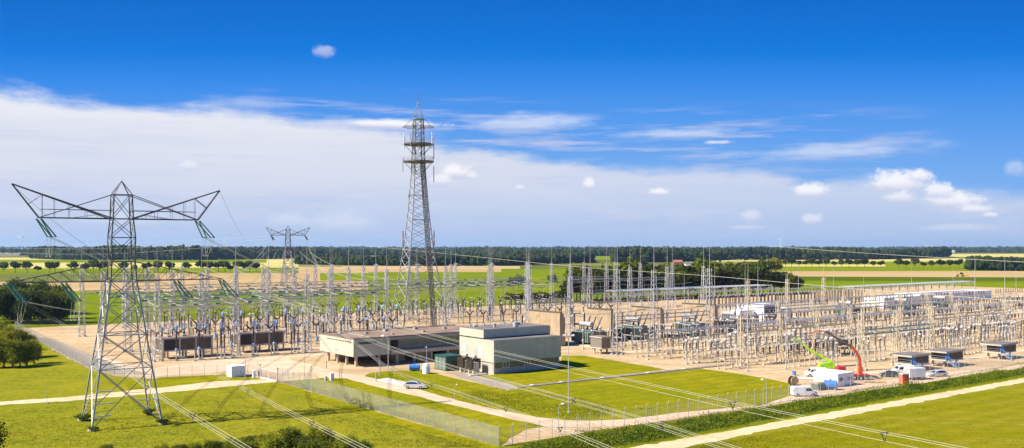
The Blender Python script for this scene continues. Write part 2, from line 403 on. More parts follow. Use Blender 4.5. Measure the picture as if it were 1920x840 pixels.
# --- left wood beside the yard
tp = [tree_proto('broadleaf_tree', None, 'tree', 14, 4.9, 11, M['leaf'], 650, 14, .34, base=-.22, lobes=10),
      tree_proto('broadleaf_tree', None, 'tree', 13, 4.9, 12, M['leaf_dark'], 650, 14, .34, base=-.2, lobes=10)]
spots = [(-8, 600, 1.05, 0), (14, 606, 1.1, 1), (36, 603, 1.0, 0), (58, 607, 1.1, 1), (80, 604, .95, 0), (97, 607, 1.0, 1), (113, 606, .9, 0), (120, 598, .9, 1), (2, 590, 1.1, 1), (28, 588, 1.15, 0), (52, 586, 1.15, 1), (74, 588, 1.1, 0), (96, 588, 1.1, 1), (114, 590, .98, 0)]
names = ['at the frame edge', 'second from the frame edge', 'third from the frame edge', 'in the middle', 'fifth from the frame edge', 'third from the open end', 'second from the open end', 'at the open end next to the green field']
wood_words = ['front row tree at the left frame edge', 'front row tree second from the left', 'front row tree third from the left', 'middle tree of the front row', 'front row tree just right of its middle', 'front row tree third from the right end', 'front row tree second from the right end', 'rightmost back tree by the green field',
              'back row tree at the left frame edge', 'back row tree second from the left', 'back row tree third from the left', 'back row tree in the middle', 'back row tree second from the right', 'back row tree third from the right']
for i, (a, b, s, k) in enumerate(spots):
    tp[k].put(G(a, b), i * 1.3, 'tall green ' + wood_words[i] + ' of the left wood', 'trees of the wood left of the yard', (s, s, s * 1.0))
# --- shrubs below the wood
SHR = [(-6, 690, 1.08, 'front'), (8, 689, .95, 'front'), (23, 690, 1.0, 'front'), (37, 688, .9, 'front'), (51, 686, .9, 'front'), (64, 682, .85, 'front'), (-8, 674, 1.1, 'middle'), (10, 674, 1.05, 'middle'), (28, 672, 1.1, 'middle'), (44, 671, 1.0, 'middle'), (60, 669, .85, 'middle'), (-4, 655, 1.05, 'back'), (14, 656, 1.0, 'back'), (32, 655, .85, 'back'), (47, 657, .75, 'back'), (6, 640, .95, 'rearmost')]
sp = tree_proto('willow_shrub', None, 'shrub', 8.0, 2.0, 21, M['leaf_light'], 520, 16, .15, base=-.1, lobes=11)
for i, (a, b, s, w) in enumerate(SHR):
    sp.put(G(a, b), i * 1.7, 'pale green feathery shrub in the %s row of the left thicket, %s' % (w, ['at the frame edge', 'second from the left', 'third from the left', 'fourth from the left', 'fifth from the left', 'rightmost', 'at the frame edge', 'second from the left', 'third from the left', 'fourth from the left', 'rightmost', 'at the frame edge', 'second from the left', 'third from the left', 'rightmost', 'standing alone'][i]), 'shrubs of the thicket at the left edge', s)
# --- foreground bushes
bp = [tree_proto('garden_bush', None, 'bush', 4.2, 2.3, 31, M['leaf'], 330, 18, .13, base=.02),
      tree_proto('garden_bush', None, 'bush', 4.6, 1.9, 32, M['leaf_light'], 300, 18, .13, base=.02, lobes=5)]
bs = [(200, 862, .55), (300, 868, .6), (335, 866, .65), (368, 864, .6), (402, 860, .7), (436, 862, .72), (470, 858, .8), (498, 860, .85), (524, 862, .8), (548, 856, .98), (574, 860, .9), (598, 858, 1.02), (622, 862, .85), (648, 868, .88), (672, 870, .85), (515, 872, .95), (585, 872, .95), (455, 874, .8)]
bw = ['small bush standing alone at the bottom edge right under the pylon feet', 'leftmost bush of the bottom thicket', 'second bush from the left in the bottom thicket', 'third bush from the left in the bottom thicket', 'fourth bush from the left in the bottom thicket', 'fifth bush from the left in the bottom thicket', 'sixth bush from the left in the bottom thicket', 'bottom thicket bush just left of its middle', 'middle bush of the bottom thicket', 'tall bush left of the tallest one in the bottom thicket', 'bush between the two tallest ones of the bottom thicket', 'tallest bush of the bottom thicket', 'fourth bush from the right in the bottom thicket', 'second bush from the right in the bottom thicket', 'rightmost bush of the bottom thicket under the wires', 'front bush in the middle of the bottom thicket', 'front bush below the tallest one of the bottom thicket', 'front bush in the left half of the bottom thicket']
for i, (a, b, s) in enumerate(bs):
    bp[i % 2].put(G(a, b), i * 2.1, 'leafy green ' + bw[i], 'bushes along the bottom edge', s)
t = tree_proto('broadleaf_tree', 'dark leafy tree reaching in at the left edge beside the farm track', 'tree', 9, 3.1, 41, M['leaf_dark'], 420, 16, .16, base=.15)
t.put(G(-40, 900), 0)
# --- tussocks at the pylon feet (placed with the pylon)
tus = tree_proto('low_bush', None, 'bush', 1.3, 1.5, 51, M['leaf'], 120, 14, .14, base=.0)

# --- ditch vegetation: one countless mass
def mass(name, label, poly_pts, n, hfun, m, leaves, ls, seed, spread=.7):
    """leafy ground cover inside a strip given by upper/lower photo lines"""
    r = random.Random(seed); mb = MB()
    up, lo = poly_pts
    def lerp(l, x):
        for (a, b) in zip(l, l[1:]):
            if a[0] <= x <= b[0]: return a[1] + (b[1] - a[1]) * (x - a[0]) / (b[0] - a[0])
        return l[-1][1]
    for i in range(n):
        x = r.uniform(max(up[0][0], lo[0][0]), min(up[-1][0], lo[-1][0]))
        t = r.random()
        y = lerp(up, x) * (1 - t) + lerp(lo, x) * t
        P = G(x, y); q = noise.noise(P * .12) + .5
        if q < .12: continue
        h = hfun(t, q)
        for j in range(leaves):
            p = P + Vector((r.gauss(0, spread), r.gauss(0, spread), abs(r.gauss(0, .5)) * h))
            nn = Vector((r.gauss(0, 1), r.gauss(0, 1), r.gauss(0, 1) + .5)).normalized()
            a = nn.orthogonal().normalized(); a.rotate(Matrix.Rotation(r.uniform(0, 6.28), 3, nn)); b = nn.cross(a)
            w = ls * r.uniform(.6, 1.3)
            mb.add([p - a * w, p - b * w * .6, p + a * w, p + b * w * .6], [(0, 1, 2, 3)])
    o = mb.build(name, m); return tag(o, label, 'ground cover', None, 'stuff')
mass('ditch_vegetation', 'thick green weeds and reeds filling the ditch outside the right fence',
     ([(940, 846), (1154, 812), (1300, 789), (1600, 743), (1920, 693), (1990, 683)], [(940, 862), (1183, 832), (1300, 811), (1600, 757), (1920, 702), (1990, 692)]),
     9000, lambda t, q: .25 + 1.3 * max(0, q) * (1 - abs(t - .4)), M['hedge'], 14, .14, 5)
mass('tall_weeds', 'rough dark green weeds growing on the big lawn right of the car',
     ([(880, 735), (940, 738), (1010, 737), (1090, 748), (1140, 765)], [(880, 748), (940, 762), (1010, 780), (1090, 785), (1140, 780)]),
     2600, lambda t, q: .2, M['hedge'], 6, .10, 6, 1.1)

M['tuft'] = leafmat('grass_tufts', (.12, .15, .004), (.27, .24, .012), sc=.4)
mass('grass_tufts', 'scattered rough grass tufts on the meadow below the farm track', ([(0, 770), (300, 748), (500, 728), (900, 832)], [(0, 839), (300, 839), (500, 839), (900, 839)]), 5200, lambda t, q: .14, M['tuft'], 5, .09, 9, .5)
mass('grass_tufts', 'scattered rough grass tufts on the yellowish meadow at the lower right', ([(1300, 838), (1600, 784), (1920, 724)], [(1300, 845), (1600, 842), (1920, 842)]), 5200, lambda t, q: .12, M['tuft'], 5, .08, 10, .6)
mass('grass_tufts', 'scattered grass tufts on the lawns inside the fence', ([(700, 704), (900, 722), (1100, 716), (1320, 696), (1420, 716)], [(700, 708), (900, 757), (1100, 784), (1320, 766), (1420, 756)]), 3600, lambda t, q: .12, M['tuft'], 5, .09, 11, .6)
# --- far-off woods: masses of crowns
def wood(name, label, pts, ht, n, seed, m=None, cr=7.0):
    """pts: list of (px, base_py); depth extends behind"""
    r = random.Random(seed); mb = MB()
    for i in range(n):
        k = r.random() * (len(pts) - 1); a = pts[int(k)]; b = pts[min(int(k) + 1, len(pts) - 1)]; f = k - int(k)
        x = a[0] + (b[0] - a[0]) * f; y = a[1] + (b[1] - a[1]) * f
        P = G(x, y); P = P * (1 + (r.random() ** 1.6) * .16); P.z = 0
        hh = ht * (.62 + .45 * noise.noise(Vector((P.x * .006, P.y * .006, seed))) + .38 * r.random())
        rr = cr * r.uniform(.6, 1.25)
        for lobe in range(3):
            c = P + Vector((r.uniform(-.6, .6) * rr, r.uniform(-.6, .6) * rr, hh - rr * r.uniform(.75, 1.5)))
            if lobe == 2: c.z = hh * .35
            R2 = rr * r.uniform(.55, .9) * (1.2 if lobe == 2 else 1)
            vs = []; N1, N2 = 7, 4
            for j in range(1, N2):
                th = math.pi * j / N2
                for q in range(N1):
                    ph = 2 * math.pi * q / N1 + j
                    s = R2 * r.uniform(.7, 1.2)
                    vs.append(c + Vector((math.sin(th) * math.cos(ph) * s, math.sin(th) * math.sin(ph) * s, math.cos(th) * s)))
            top = len(vs); vs.append(c + Vector((0, 0, R2 * r.uniform(.8, 1.25)))); vs.append(c - Vector((0, 0, R2)))
            fs = [(top, q, (q + 1) % N1) for q in range(N1)]
            for j in range(N2 - 2):
                for q in range(N1): fs.append((j * N1 + q, (j + 1) * N1 + q, (j + 1) * N1 + (q + 1) % N1, j * N1 + (q + 1) % N1))
            fs += [(top + 1, (N2 - 2) * N1 + (q + 1) % N1, (N2 - 2) * N1 + q) for q in range(N1)]
            mb.add(vs, fs)
    o = mb.build(name, m or M['leaf_far']); return tag(o, label, 'woodland', None, 'stuff')
wood('far_woodland', 'long dark wood along the horizon behind the big pylon', [(60, 485), (120, 487), (200, 487.5), (350, 488), (500, 486), (600, 484)], 31, 2400, 1, cr=8)
wood('far_woodland', 'low distant wood at the far left below the wind turbines', [(-60, 479), (80, 479)], 24, 420, 2, cr=9)
wood('far_woodland', 'dark wood behind the tall communication tower', [(555, 496), (700, 498), (800, 498.5), (950, 498), (1060, 494), (1110, 493)], 18.5, 1900, 3, cr=5.5)
wood('far_woodland', 'horizon wood above the middle of the yard', [(560, 479), (800, 479), (1000, 480.5), (1200, 480), (1430, 480)], 27, 2600, 4, cr=10)
wood('far_woodland', 'dark wood on the right behind the green fields', [(1150, 492), (1250, 492), (1350, 488), (1500, 487.5), (1660, 486.5), (1780, 483)], 27, 2300, 5, cr=7)
wood('far_woodland', 'thin horizon wood at the far right edge', [(1760, 473.5), (1980, 474)], 27, 500, 6, cr=14)
wood('far_woodland', 'tree belt at the right edge beyond the tractor', [(1815, 507), (1880, 508), (1990, 510)], 16, 420, 7, cr=4.5)
wood('far_woodland', 'most distant hazy tree line along the whole horizon', [(-100, 470), (500, 470), (1000, 470), (1500, 470), (2020, 470)], 34, 2600, 8, cr=20)
# --- trees behind the middle of the yard
mt = [tree_proto('field_tree', None, 'tree', 16, 6.2, 61, M['leaf'], 300, 9, .75, base=.1),
      tree_proto('field_tree', None, 'tree', 15, 5.6, 62, M['leaf_light'], 280, 9, .75, base=.1),
      tree_proto('field_tree', None, 'tree', 13, 6.5, 63, M['leaf_dark'], 300, 9, .75, base=.08)]
r = random.Random(5)
mids = []
for i in range(9): mids.append((1095 + i * 14 + r.uniform(-4, 4), 527 + r.uniform(-4, 4)))
for i in range(20): mids.append((1180 + i * 15 + r.uniform(-5, 5), 538 + r.uniform(-6, 5)))
for i in range(18): mids.append((1200 + i * 15 + r.uniform(-5, 5), 519 + r.uniform(-4, 4)))
for i in range(44): x = 1070 + i * 9.8; mids.append((x + r.uniform(-3, 3), 566 - (x - 1070) * .042 + r.uniform(-3, 3)))
for i in range(12): x = 955 + i * 10; mids.append((x, 570 - (x - 960) * .04 + r.uniform(-1, 1)))
mids += [(972, 540), (984, 536), (1035, 537), (1090, 545), (1105, 541), (962, 545)]
for i, (a, b) in enumerate(mids):
    P = G(a, b); f = 1 if b > 530 else 1.0
    row = 'near' if b > 545 else 'middle' if b > 531 else 'far'
    if a < 1060 and b < 546: lab = 'lone dark field tree standing in the green field, %s' % ['left of the pair', 'right of the pair', 'single one further right', '', '', 'lowest at its left'][max(0, i - len(mids) + 6)]
    else: lab = 'bushy green tree in the %s row of the belt, %s' % (row, ['at its low left end', 'above the fire walls', 'above the white container hall', 'at its right end'][0 if a < 1075 else 1 + min(2, int((a - 1090) / 140))])
    mt[(i * 7) % 3 if b < 546 else (2, 0, 2)[i % 3]].put(P, i * 1.1, lab, 'trees of the belt behind the yard, %s' % row, (.42 if a < 1070 and b > 546 else r.uniform(.75, 1.15) * (1.4 if b > 545 and 1085 < a < 1430 else 1.1 if b > 545 else .85) * max(.95, P.y / 740) * (1 if a > 1060 else .75)))
# --- avenue trees
av = [tree_proto('avenue_tree', None, 'tree', 12.5, 5.4, 71, M['leaf'], 150, 9, .9, base=.28),
      tree_proto('avenue_tree', None, 'tree', 11.5, 5.0, 72, M['leaf_dark'], 150, 9, .9, base=.28)]
xs = [7, 29, 51, 71, 93, 103, 137, 160, 176, 186, 197, 232, 252, 275, 296, 318, 350, 378, 392, 410, 422, 432, 444, 456, 468, 480]
for i, x in enumerate(xs):
    s = [.95, 1.05, 1.0, .65, .95, 1, 1, .9, 1.1][i % 9]
    av[i % 2].put(G(x, 512 - (x * .004)), i * .9, 'round dark avenue tree number %d from the left frame edge in the left row' % (i + 1) if 0 else 'round dark tree in the left avenue, %s' % (['first', 'second', 'third', 'small fourth', 'fifth', 'sixth', 'seventh', 'eighth', 'ninth', 'tenth', 'eleventh', 'twelfth', 'thirteenth', 'fourteenth', 'fifteenth', 'sixteenth', 'seventeenth', 'eighteenth', 'nineteenth', 'twentieth', 'sixth from last', 'fifth from last', 'fourth from last', 'third from last', 'second from last', 'last'][i] + ' from the frame edge'), 'avenue of trees on the left', s * 1.1)
xs = [1445, 1458, 1473, 1484, 1498, 1511, 1522, 1536, 1549, 1564, 1578, 1592, 1607, 1621, 1637, 1652, 1685, 1699, 1716, 1731, 1747, 1764, 1781, 1798]
for i, x in enumerate(xs):
    av[(i * 5) % 2].put(G(x, 500.5 + (x - 1445) * .009), i * .7, 'round dark tree in the right avenue, %s' % (['first', 'second', 'third', 'fourth', 'fifth', 'sixth', 'seventh', 'eighth', 'ninth', 'tenth', 'eleventh', 'twelfth', 'thirteenth', 'fourteenth', 'fifteenth', 'sixteenth', 'eighth from last', 'seventh from last', 'sixth from last', 'fifth from last', 'fourth from last', 'third from last', 'second from last', 'last'][i]) + ' of its row', 'avenue of trees on the right', (.8, .95, .85, 1.0, .7)[i % 5] * 1.15)
# ================================================================ LATTICE
def lattice(mb, levels, rl, rb, style='X', horiz=True, faces=(0, 1, 2, 3), leg=True):
    """levels: (z, half_width_x, half_width_y)"""
    def c(l): z, a, b = l; return [Vector((-a, -b, z)), Vector((a, -b, z)), Vector((a, b, z)), Vector((-a, b, z))]
    for i, (l0, l1) in enumerate(zip(levels, levels[1:])):
        A, B = c(l0), c(l1)
        for k in range(4):
            if leg: mb.tube(A[k], B[k], rl, 4, caps=False)
            if k not in faces: continue
            k2 = (k + 1) % 4
            if style == 'X' or (style == 'Z' and (i + k) % 2 == 0): mb.tube(A[k], B[k2], rb, 3, caps=False)
            if style == 'X' or (style == 'Z' and (i + k) % 2): mb.tube(A[k2], B[k], rb, 3, caps=False)
            if horiz: mb.tube(B[k], B[k2], rb, 3, caps=False)
def wtable(tab, z):
    for (a, wa), (b, wb) in zip(tab, tab[1:]):
        if a <= z <= b: return wa + (wb - wa) * (z - a) / (b - a)
    return tab[-1][1]

# ---------------------------------------------------------------- high-voltage pylon (local x = along the crossarms)
def strand(mb, p, q, n=10, r=.16):
    """insulator string: a row of glass discs"""
    p, q = Vector(p), Vector(q); d = (q - p)
    mb.tube(p, q, r * .35, 4)
    for i in range(n):
        a = p + d * ((i + .2) / n); mb.tube(a, a + d * (.55 / n), r, 6, r * .6)
def make_pylon(label):
    root = empty('electricity_pylon', (0, 0, 0), 0, label, 'pylon')
    tab = [(0, 5.5), (8, 4.35), (16, 3.2), (24.2, 2.05), (27.5, 1.8), (31.6, 1.9), (34.8, 1.6), (38.9, 1.45)]
    zs = [0.3, 9.6, 15.2, 20.0, 24.2]
    b = MB(); lattice(b, [(z, wtable(tab, z), wtable(tab, z)) for z in zs], .17, .085, 'X', horiz=False)
    # secondary bracing in the lowest panels
    for (z0, z1) in ((0.3, 9.6), (9.6, 15.2)):
        w0, w1 = wtable(tab, z0), wtable(tab, z1); zm = (z0 + z1) / 2; wm = wtable(tab, zm)
        for k in range(4):
            ca = [(-1, -1), (1, -1), (1, 1), (-1, 1)][k]; cb = [(-1, -1), (1, -1), (1, 1), (-1, 1)][(k + 1) % 4]
            mid = Vector(((ca[0] + cb[0]) / 2 * wm * 1.0, (ca[1] + cb[1]) / 2 * wm, zm))
            for (c, o) in ((ca, cb), (cb, ca)):
                for t in (.25, .5, .75):
                    zz = z0 + (zm - z0) * t * 1.1; ww = wtable(tab, zz)
                    L = Vector((c[0] * ww, c[1] * ww, zz))
                    D = Vector((c[0] * w0, c[1] * w0, z0)).lerp(Vector((o[0] * w1, o[1] * w1, z1)), t * .5 + .05)
                    b.tube(L, D, .055, 3, caps=False)
    for z in (9.6, 15.2, 24.2):
        w = wtable(tab, z); c = [Vector((-w, -w, z)), Vector((w, -w, z)), Vector((w, w, z)), Vector((-w, w, z))]
        for k in range(4): b.tube(c[k], c[(k + 1) % 4], .09, 4, caps=False)
        b.tube(c[0], c[2], .06, 3); b.tube(c[1], c[3], .06, 3)
    b.build('lower_body', M['steel'], root)
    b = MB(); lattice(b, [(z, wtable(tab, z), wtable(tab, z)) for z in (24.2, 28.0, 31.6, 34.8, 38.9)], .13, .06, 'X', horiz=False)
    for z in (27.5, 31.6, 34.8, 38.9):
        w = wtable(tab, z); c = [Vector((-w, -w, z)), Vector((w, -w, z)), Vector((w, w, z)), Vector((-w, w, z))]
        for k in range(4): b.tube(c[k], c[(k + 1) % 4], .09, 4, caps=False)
    b.build('upper_body', M['steel_dark'], root)  # darker than the lower body: backlit shade put into the steel colour
    b = MB()
    for sx in (-1, 1):
        for sy in (-1, 1): b.tube((sx * 1.45, sy * 1.45, 38.9), (0, 0, 41.3), .09, 4)
    b.build('peak', M['steel_dark'], root)  # shade against the sky is in the colour here too
    for s in (-1, 1):
        # upper crossarm with the raised earth-wire horn
        b = MB(); wy = 1.6
        for sy in (-1, 1):
            lo = [Vector((s * 1.6, sy * wy, 34.8)), Vector((s * 12.7, sy * .35, 34.8))]
            tip = Vector((s * 16.6, sy * .12, 40.2)); end = lo[1]; tb = Vector((s * 1.45, sy * 1.45, 38.9))
            b.tube(lo[0], lo[1], .13, 4); b.tube(lo[0], tip, .14, 4); b.tube(tip, end, .14, 4); b.tube(end, tb, .09, 4)
            mid = Vector((s * 1.6, sy * wy, 36.2)); md = Vector((s * 12.4, sy * .4, 36.2)); b.tube(mid, md, .05, 3)
            for x in (3.6, 5.6, 8.2, 10.4, 12.2):
                zt = 34.8 + (40.2 - 34.8) * (x - 1.6) / 15.0
                y = sy * (wy + (.35 - wy) * (x - 1.6) / 11.1)
                b.tube((s * x, y, 34.8), (s * x, y, zt), .04, 3)
            b.tube((s * 3.6, sy * 1.4, 35.5), (s * 8.2, sy * .8, 34.8), .04, 3)
            b.tube((s * 12.2, sy * .35, 38.6), (s * 14.2, sy * .25, 37.0), .06, 3)
        n = 9
        for i in range(n):
            x0, x1 = 1.6 + 11.1 * i / n, 1.6 + 11.1 * (i + 1) / n
            y0 = wy + (.35 - wy) * i / n; y1 = wy + (.35 - wy) * (i + 1) / n; f = 1 if i % 2 else -1
            b.tube((s * x0, f * y0, 34.8), (s * x1, -f * y1, 34.8), .05, 3)
        b.build('upper_crossarm', M['steel_dark'], root)  # arm painted in the shaded steel tone
        # lower crossarm
        b = MB(); wl = 2.05
        for sy in (-1, 1):
            e = Vector((s * 17.2, sy * .3, 24.2)); a0 = Vector((s * wl, sy * wl, 24.2))
            b.tube(a0, e, .095, 4); t0 = Vector((s * 1.8, sy * 1.8, 27.5)); b.tube(t0, e, .06, 4)
            for i in range(1, 8):
                f = i / 8; p = a0.lerp(e, f); q = t0.lerp(e, f); b.tube(p, q, .045, 3)
                p2 = a0.lerp(e, f - .125); b.tube(p2, q, .045, 3)
        for i in range(9):
            f0, f1 = i / 9, (i + 1) / 9; k = 1 if i % 2 else -1
            b.tube((s * (wl + (17.2 - wl) * f0), k * (wl + (.3 - wl) * f0), 24.2), (s * (wl + (17.2 - wl) * f1), -k * (wl + (.3 - wl) * f1), 24.2), .05, 3)
        b.build('lower_crossarm', M['steel_dark'], root)  # same steel with its shade in the colour
    for (x, z) in ((-12.7, 34.6), (12.7, 34.6), (-16.9, 24.0), (-9, 24.0), (9, 24.0), (16.9, 24.0)):
        for d in (-1, 1):
            b = MB()
            for k in (-.35, .35):
                strand(b, (x + k, d * .3, z), (x + k + 1.9, d * 2.6, z - 2.9), 12, .16)
            b.tube((x + 1.4, d * 2.6, z - 2.9), (x + 2.4, d * 2.6, z - 2.9), .07, 4)
            b.build('insulator_string', M['green_glass'], root)
        b = MB()
        for k in (-.25, .25):
            b.poly([(x + k + 1.9, -2.6, z - 2.9), (x + k + 1.6, -2, z - 4.8), (x + k + 1.4, -.8, z - 6.2), (x + k + 1.4, .8, z - 6.2), (x + k + 1.6, 2, z - 4.8), (x + k + 1.9, 2.6, z - 2.9)], .035, 4)
        b.build('jumper_loop', M['conductor'], root)
    for sx in (-1, 1):
        for sy in (-1, 1):
            b = MB(); b.lathe([(.62, 0), (.62, .35), (.45, .45)], (sx * 5.55, sy * 5.55, 0), 10); b.build('foundation', M['concrete'], root)
    for zz in (2.2, 4.2, 6.2):
        b = MB(); w = wtable(tab, zz); b.box((-w + 1.3, -w, zz), (2.8, .5, .1)); b.build('rest_platform', M['steel_light'], root)
    return root
PD = math.atan2(.543, .84)
pyl = make_pylon('tall steel lattice pylon with two crossarms standing on the meadow at the left')
pyl.location = (-66.8, 158.8, 0); pyl.rotation_euler = (0, 0, PD)
def PL(x, y, z, base=(-66.8, 158.8), rz=PD):
    return Vector((base[0] + x * math.cos(rz) - y * math.sin(rz), base[1] + x * math.sin(rz) + y * math.cos(rz), z))
for (sx, sy, w) in ((-1, -1, 'nearest foot'), (-1, 1, 'left foot'), (1, -1, 'right foot'), (1, 1, 'rear foot')):
    p = PL(sx * 5.4, sy * 5.4, 0); tus.put(p + Vector((.2, -.2, 0)), sx + sy, 'low green bush growing round the %s of the big pylon' % w, 'bushes at the pylon feet', {'nearest foot': .55, 'left foot': .9, 'right foot': .7, 'rear foot': .8}[w])
MB.K = 1.75; far = make_pylon('smaller looking lattice pylon far behind the yard in the fields left of the tall tower'); MB.K = 1.0
far.location = G(540, 536); far.rotation_euler = (0, 0, R(8)); far.scale = (1, 1, 1.12)

# ---------------------------------------------------------------- communication tower
def make_tower():
    root = empty('communication_tower', (-34.5, 342, 0), R(24), 'very tall lattice communication tower with two round platforms behind the long building', 'tower')
    tab = [(0, 8.6), (12, 6.9), (28, 4.5), (42, 3.1), (57, 2.1), (62, 1.9), (75, 1.5)]
    b = MB(); zs = [0, 6, 11.5, 16.5, 21, 25.2, 29.2, 33, 36.6, 40, 43.2, 46.2, 49, 51.7, 54.3, 57]
    lattice(b, [(z, wtable(tab, z), wtable(tab, z)) for z in zs], .2, .085, 'X', horiz=False)
    for z in (16.5, 29.2, 40, 49, 57):
        w = wtable(tab, z)
        for k in range(4):
            c = [Vector((-w, -w, z)), Vector((w, -w, z)), Vector((w, w, z)), Vector((-w, w, z))]; b.tube(c[k], c[(k + 1) % 4], .12, 4)
    b.build('tower_body', M['steel'], root)
    b = MB(); zs = [57, 59.5, 62, 64.5, 67, 69.5, 72, 74.5, 77]
    lattice(b, [(z, wtable(tab, min(z, 75)), wtable(tab, min(z, 75))) for z in zs], .17, .07, 'X', horiz=True)
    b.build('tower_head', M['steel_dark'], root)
    # leaning cable run along the right front leg
    b = MB(); n = 60
    p0, p1 = Vector((4.4, -5.4, 0)), Vector((.9, -1.3, 62))
    for k in (-.9, -.3, .3, .9): b.tube(p0 + Vector((k, 0, 0)), p1 + Vector((k * .8, 0, 0)), .17, 4)
    for i in range(n):
        q = p0.lerp(p1, i / n); b.tube(q + Vector((-.9, 0, 0)), q + Vector((.9, 0, .0)), .1, 4); b.tube(q + Vector((-.9, .0, 0)), q + Vector((.9, 0, 1.0)), .07, 3)
    b.build('cable_ladder', M['steel_dark'], root)
    for z, rr in ((61.2, 5.7), (67.6, 5.7)):
        b = MB(); b.lathe([(1.4, 0), (rr, 0), (rr, .45), (1.4, .45)], (0, 0, z), 24)
        for k in range(8):
            a = k * math.pi / 4; b.tube((math.cos(a) * rr * .95, math.sin(a) * rr * .95, z), (math.cos(a) * 2, math.sin(a) * 2, z - 3.6), .09, 4)
        pf = b.build('platform', M['steel_dark'], root)
        b = MB()
        for h in (.9, 1.5):
            pts = [(math.cos(k * math.pi / 12) * rr * .98, math.sin(k * math.pi / 12) * rr * .98, z + .45 + h) for k in range(25)]; b.poly(pts, .05, 3)
        for k in range(24):
            a = k * math.pi / 12; b.tube((math.cos(a) * rr * .98, math.sin(a) * rr * .98, z + .45), (math.cos(a) * rr * .98, math.sin(a) * rr * .98, z + 1.95), .05, 3)
        b.build('railing', M['steel'], pf)
    for k, (a, z0, L, rr) in enumerate([(3.3, 66, 5.5, 5.9), (3.9, 67, 4.5, 5.9), (-.6, 62.5, 8.5, 5.9), (-.9, 66, 6, 5.9), (3.1, 57.5, 5, 5.9), (0, 54, 6, 6.0), (2.3, 67, 4, 5.9), (1.2, 67, 4.6, 5.9)]):
        b = MB(); b.tube((math.cos(a) * rr, math.sin(a) * rr, z0), (math.cos(a) * rr, math.sin(a) * rr, z0 + L), .16, 6); b.build('antenna', M['white'] if k % 3 == 0 else M['steel'], root)
    # horizontal dipole ring
    b = MB(); rr = 5.7
    for k in range(8):
        a = k * math.pi / 4; b.tube((math.cos(a) * 1.3, math.sin(a) * 1.3, 74.2), (math.cos(a) * rr, math.sin(a) * rr, 74.2), .12, 4)
        b.tube((math.cos(a) * rr * .96, math.sin(a) * rr * .96, 74.2), (math.cos(a) * 1.1, math.sin(a) * 1.1, 78.5), .05, 3)
    b.poly([(math.cos(k * math.pi / 8) * rr * (1 if k % 4 else .92), math.sin(k * math.pi / 8) * rr, 74.2) for k in range(17)], .12, 4)
    b.build('antenna_ring', M['steel_dark'], root)
    b = MB(); b.lathe([(2.0, 77), (2.0, 77.2)], (0, 0, 0), 12)
    for k in range(4):
        a = k * math.pi / 2 + .78; b.poly([(math.cos(a) * 2, math.sin(a) * 2, 77), (math.cos(a) * 1.2, math.sin(a) * 1.2, 80.6), (math.cos(a) * .5, math.sin(a) * .5, 82.8), (0, 0, 83.4)], .11, 4)
        b.poly([(math.cos(a + .78) * 2.2, math.sin(a + .78) * 2.2, 77.2), (math.cos(a + .78) * 2.2, math.sin(a + .78) * 2.2, 78.3)], .05, 3)
    b.build('top_cage', M['steel'], root)
    b = MB(); b.tube((0, 0, 83), (0, 0, 87.5), .09, 5, .03); b.build('lightning_rod', M['steel_dark'], root)
    for (s, a) in ((-1, 0), (1, 0)):
        for z in (34.5, 31.5):
            b = MB(); w = wtable(tab, 34)
            b.box((s * (w + 1.6), -s * 1.5, z), (.5, .35, 2.6)); b.tube((s * w, -s * 1.5, z), (s * (w + 1.6), -s * 1.5, z), .08, 4)
            b.tube((s * (w + 1.6), -s * 1.5, z - 3), (s * (w + 1.6), -s * 1.5, z + 3), .07, 4)
            b.build('panel_antenna', M['steel_light'], root)
    b = MB(); b.tube((-wtable(tab, 46) - .8, 0, 43), (-wtable(tab, 46) - .8, 0, 51), .08, 4); b.tube((-wtable(tab, 46), 0, 46), (-wtable(tab, 46) - .8, 0, 46), .08, 4)
    b.box((-wtable(tab, 46) - .8, 0, 48.6), (.6, .6, 1)); b.build('whip_antenna', M['steel_light'], root)
    return root
make_tower()

# ================================================================ GANTRIES
def column_mesh(h, w0, w1, spire):
    b = MB(); n = int(h / 1.25)
    lattice(b, [(.35 + (h - .35) * i / n, w0 + (w1 - w0) * i / n, w0 + (w1 - w0) * i / n) for i in range(n + 1)], .115, .065, 'Z', horiz=False)
    for sx in (-1, 1):
        for sy in (-1, 1): b.box((sx * w0, sy * w0, .2), (.7, .7, .4))
    s = MB(); s.tube((0, 0, h - .2), (0, 0, h + 1.2), .09, 5); s.tube((0, 0, h + 1.2), (0, 0, h + spire), .075, 5, .04)
    return b, s
def beam_mb(L, w=.6, d=1.15):
    b = MB(); n = max(3, int(L / 1.3))
    for y in (-w, w):
        for z in (0, -d): b.tube((0, y, z), (L, y, z), .12, 4)
        for i in range(n):
            x0, x1 = L * i / n, L * (i + 1) / n
            b.tube((x0, y, 0 if i % 2 else -d), (x1, y, -d if i % 2 else 0), .04, 3, caps=False)
    for i in range(n):
        x0, x1 = L * i / n, L * (i + 1) / n
        b.tube((x0, -w if i % 2 else w, 0), (x1, w if i % 2 else -w, 0), .04, 3, caps=False)
    return b
COLM = {}
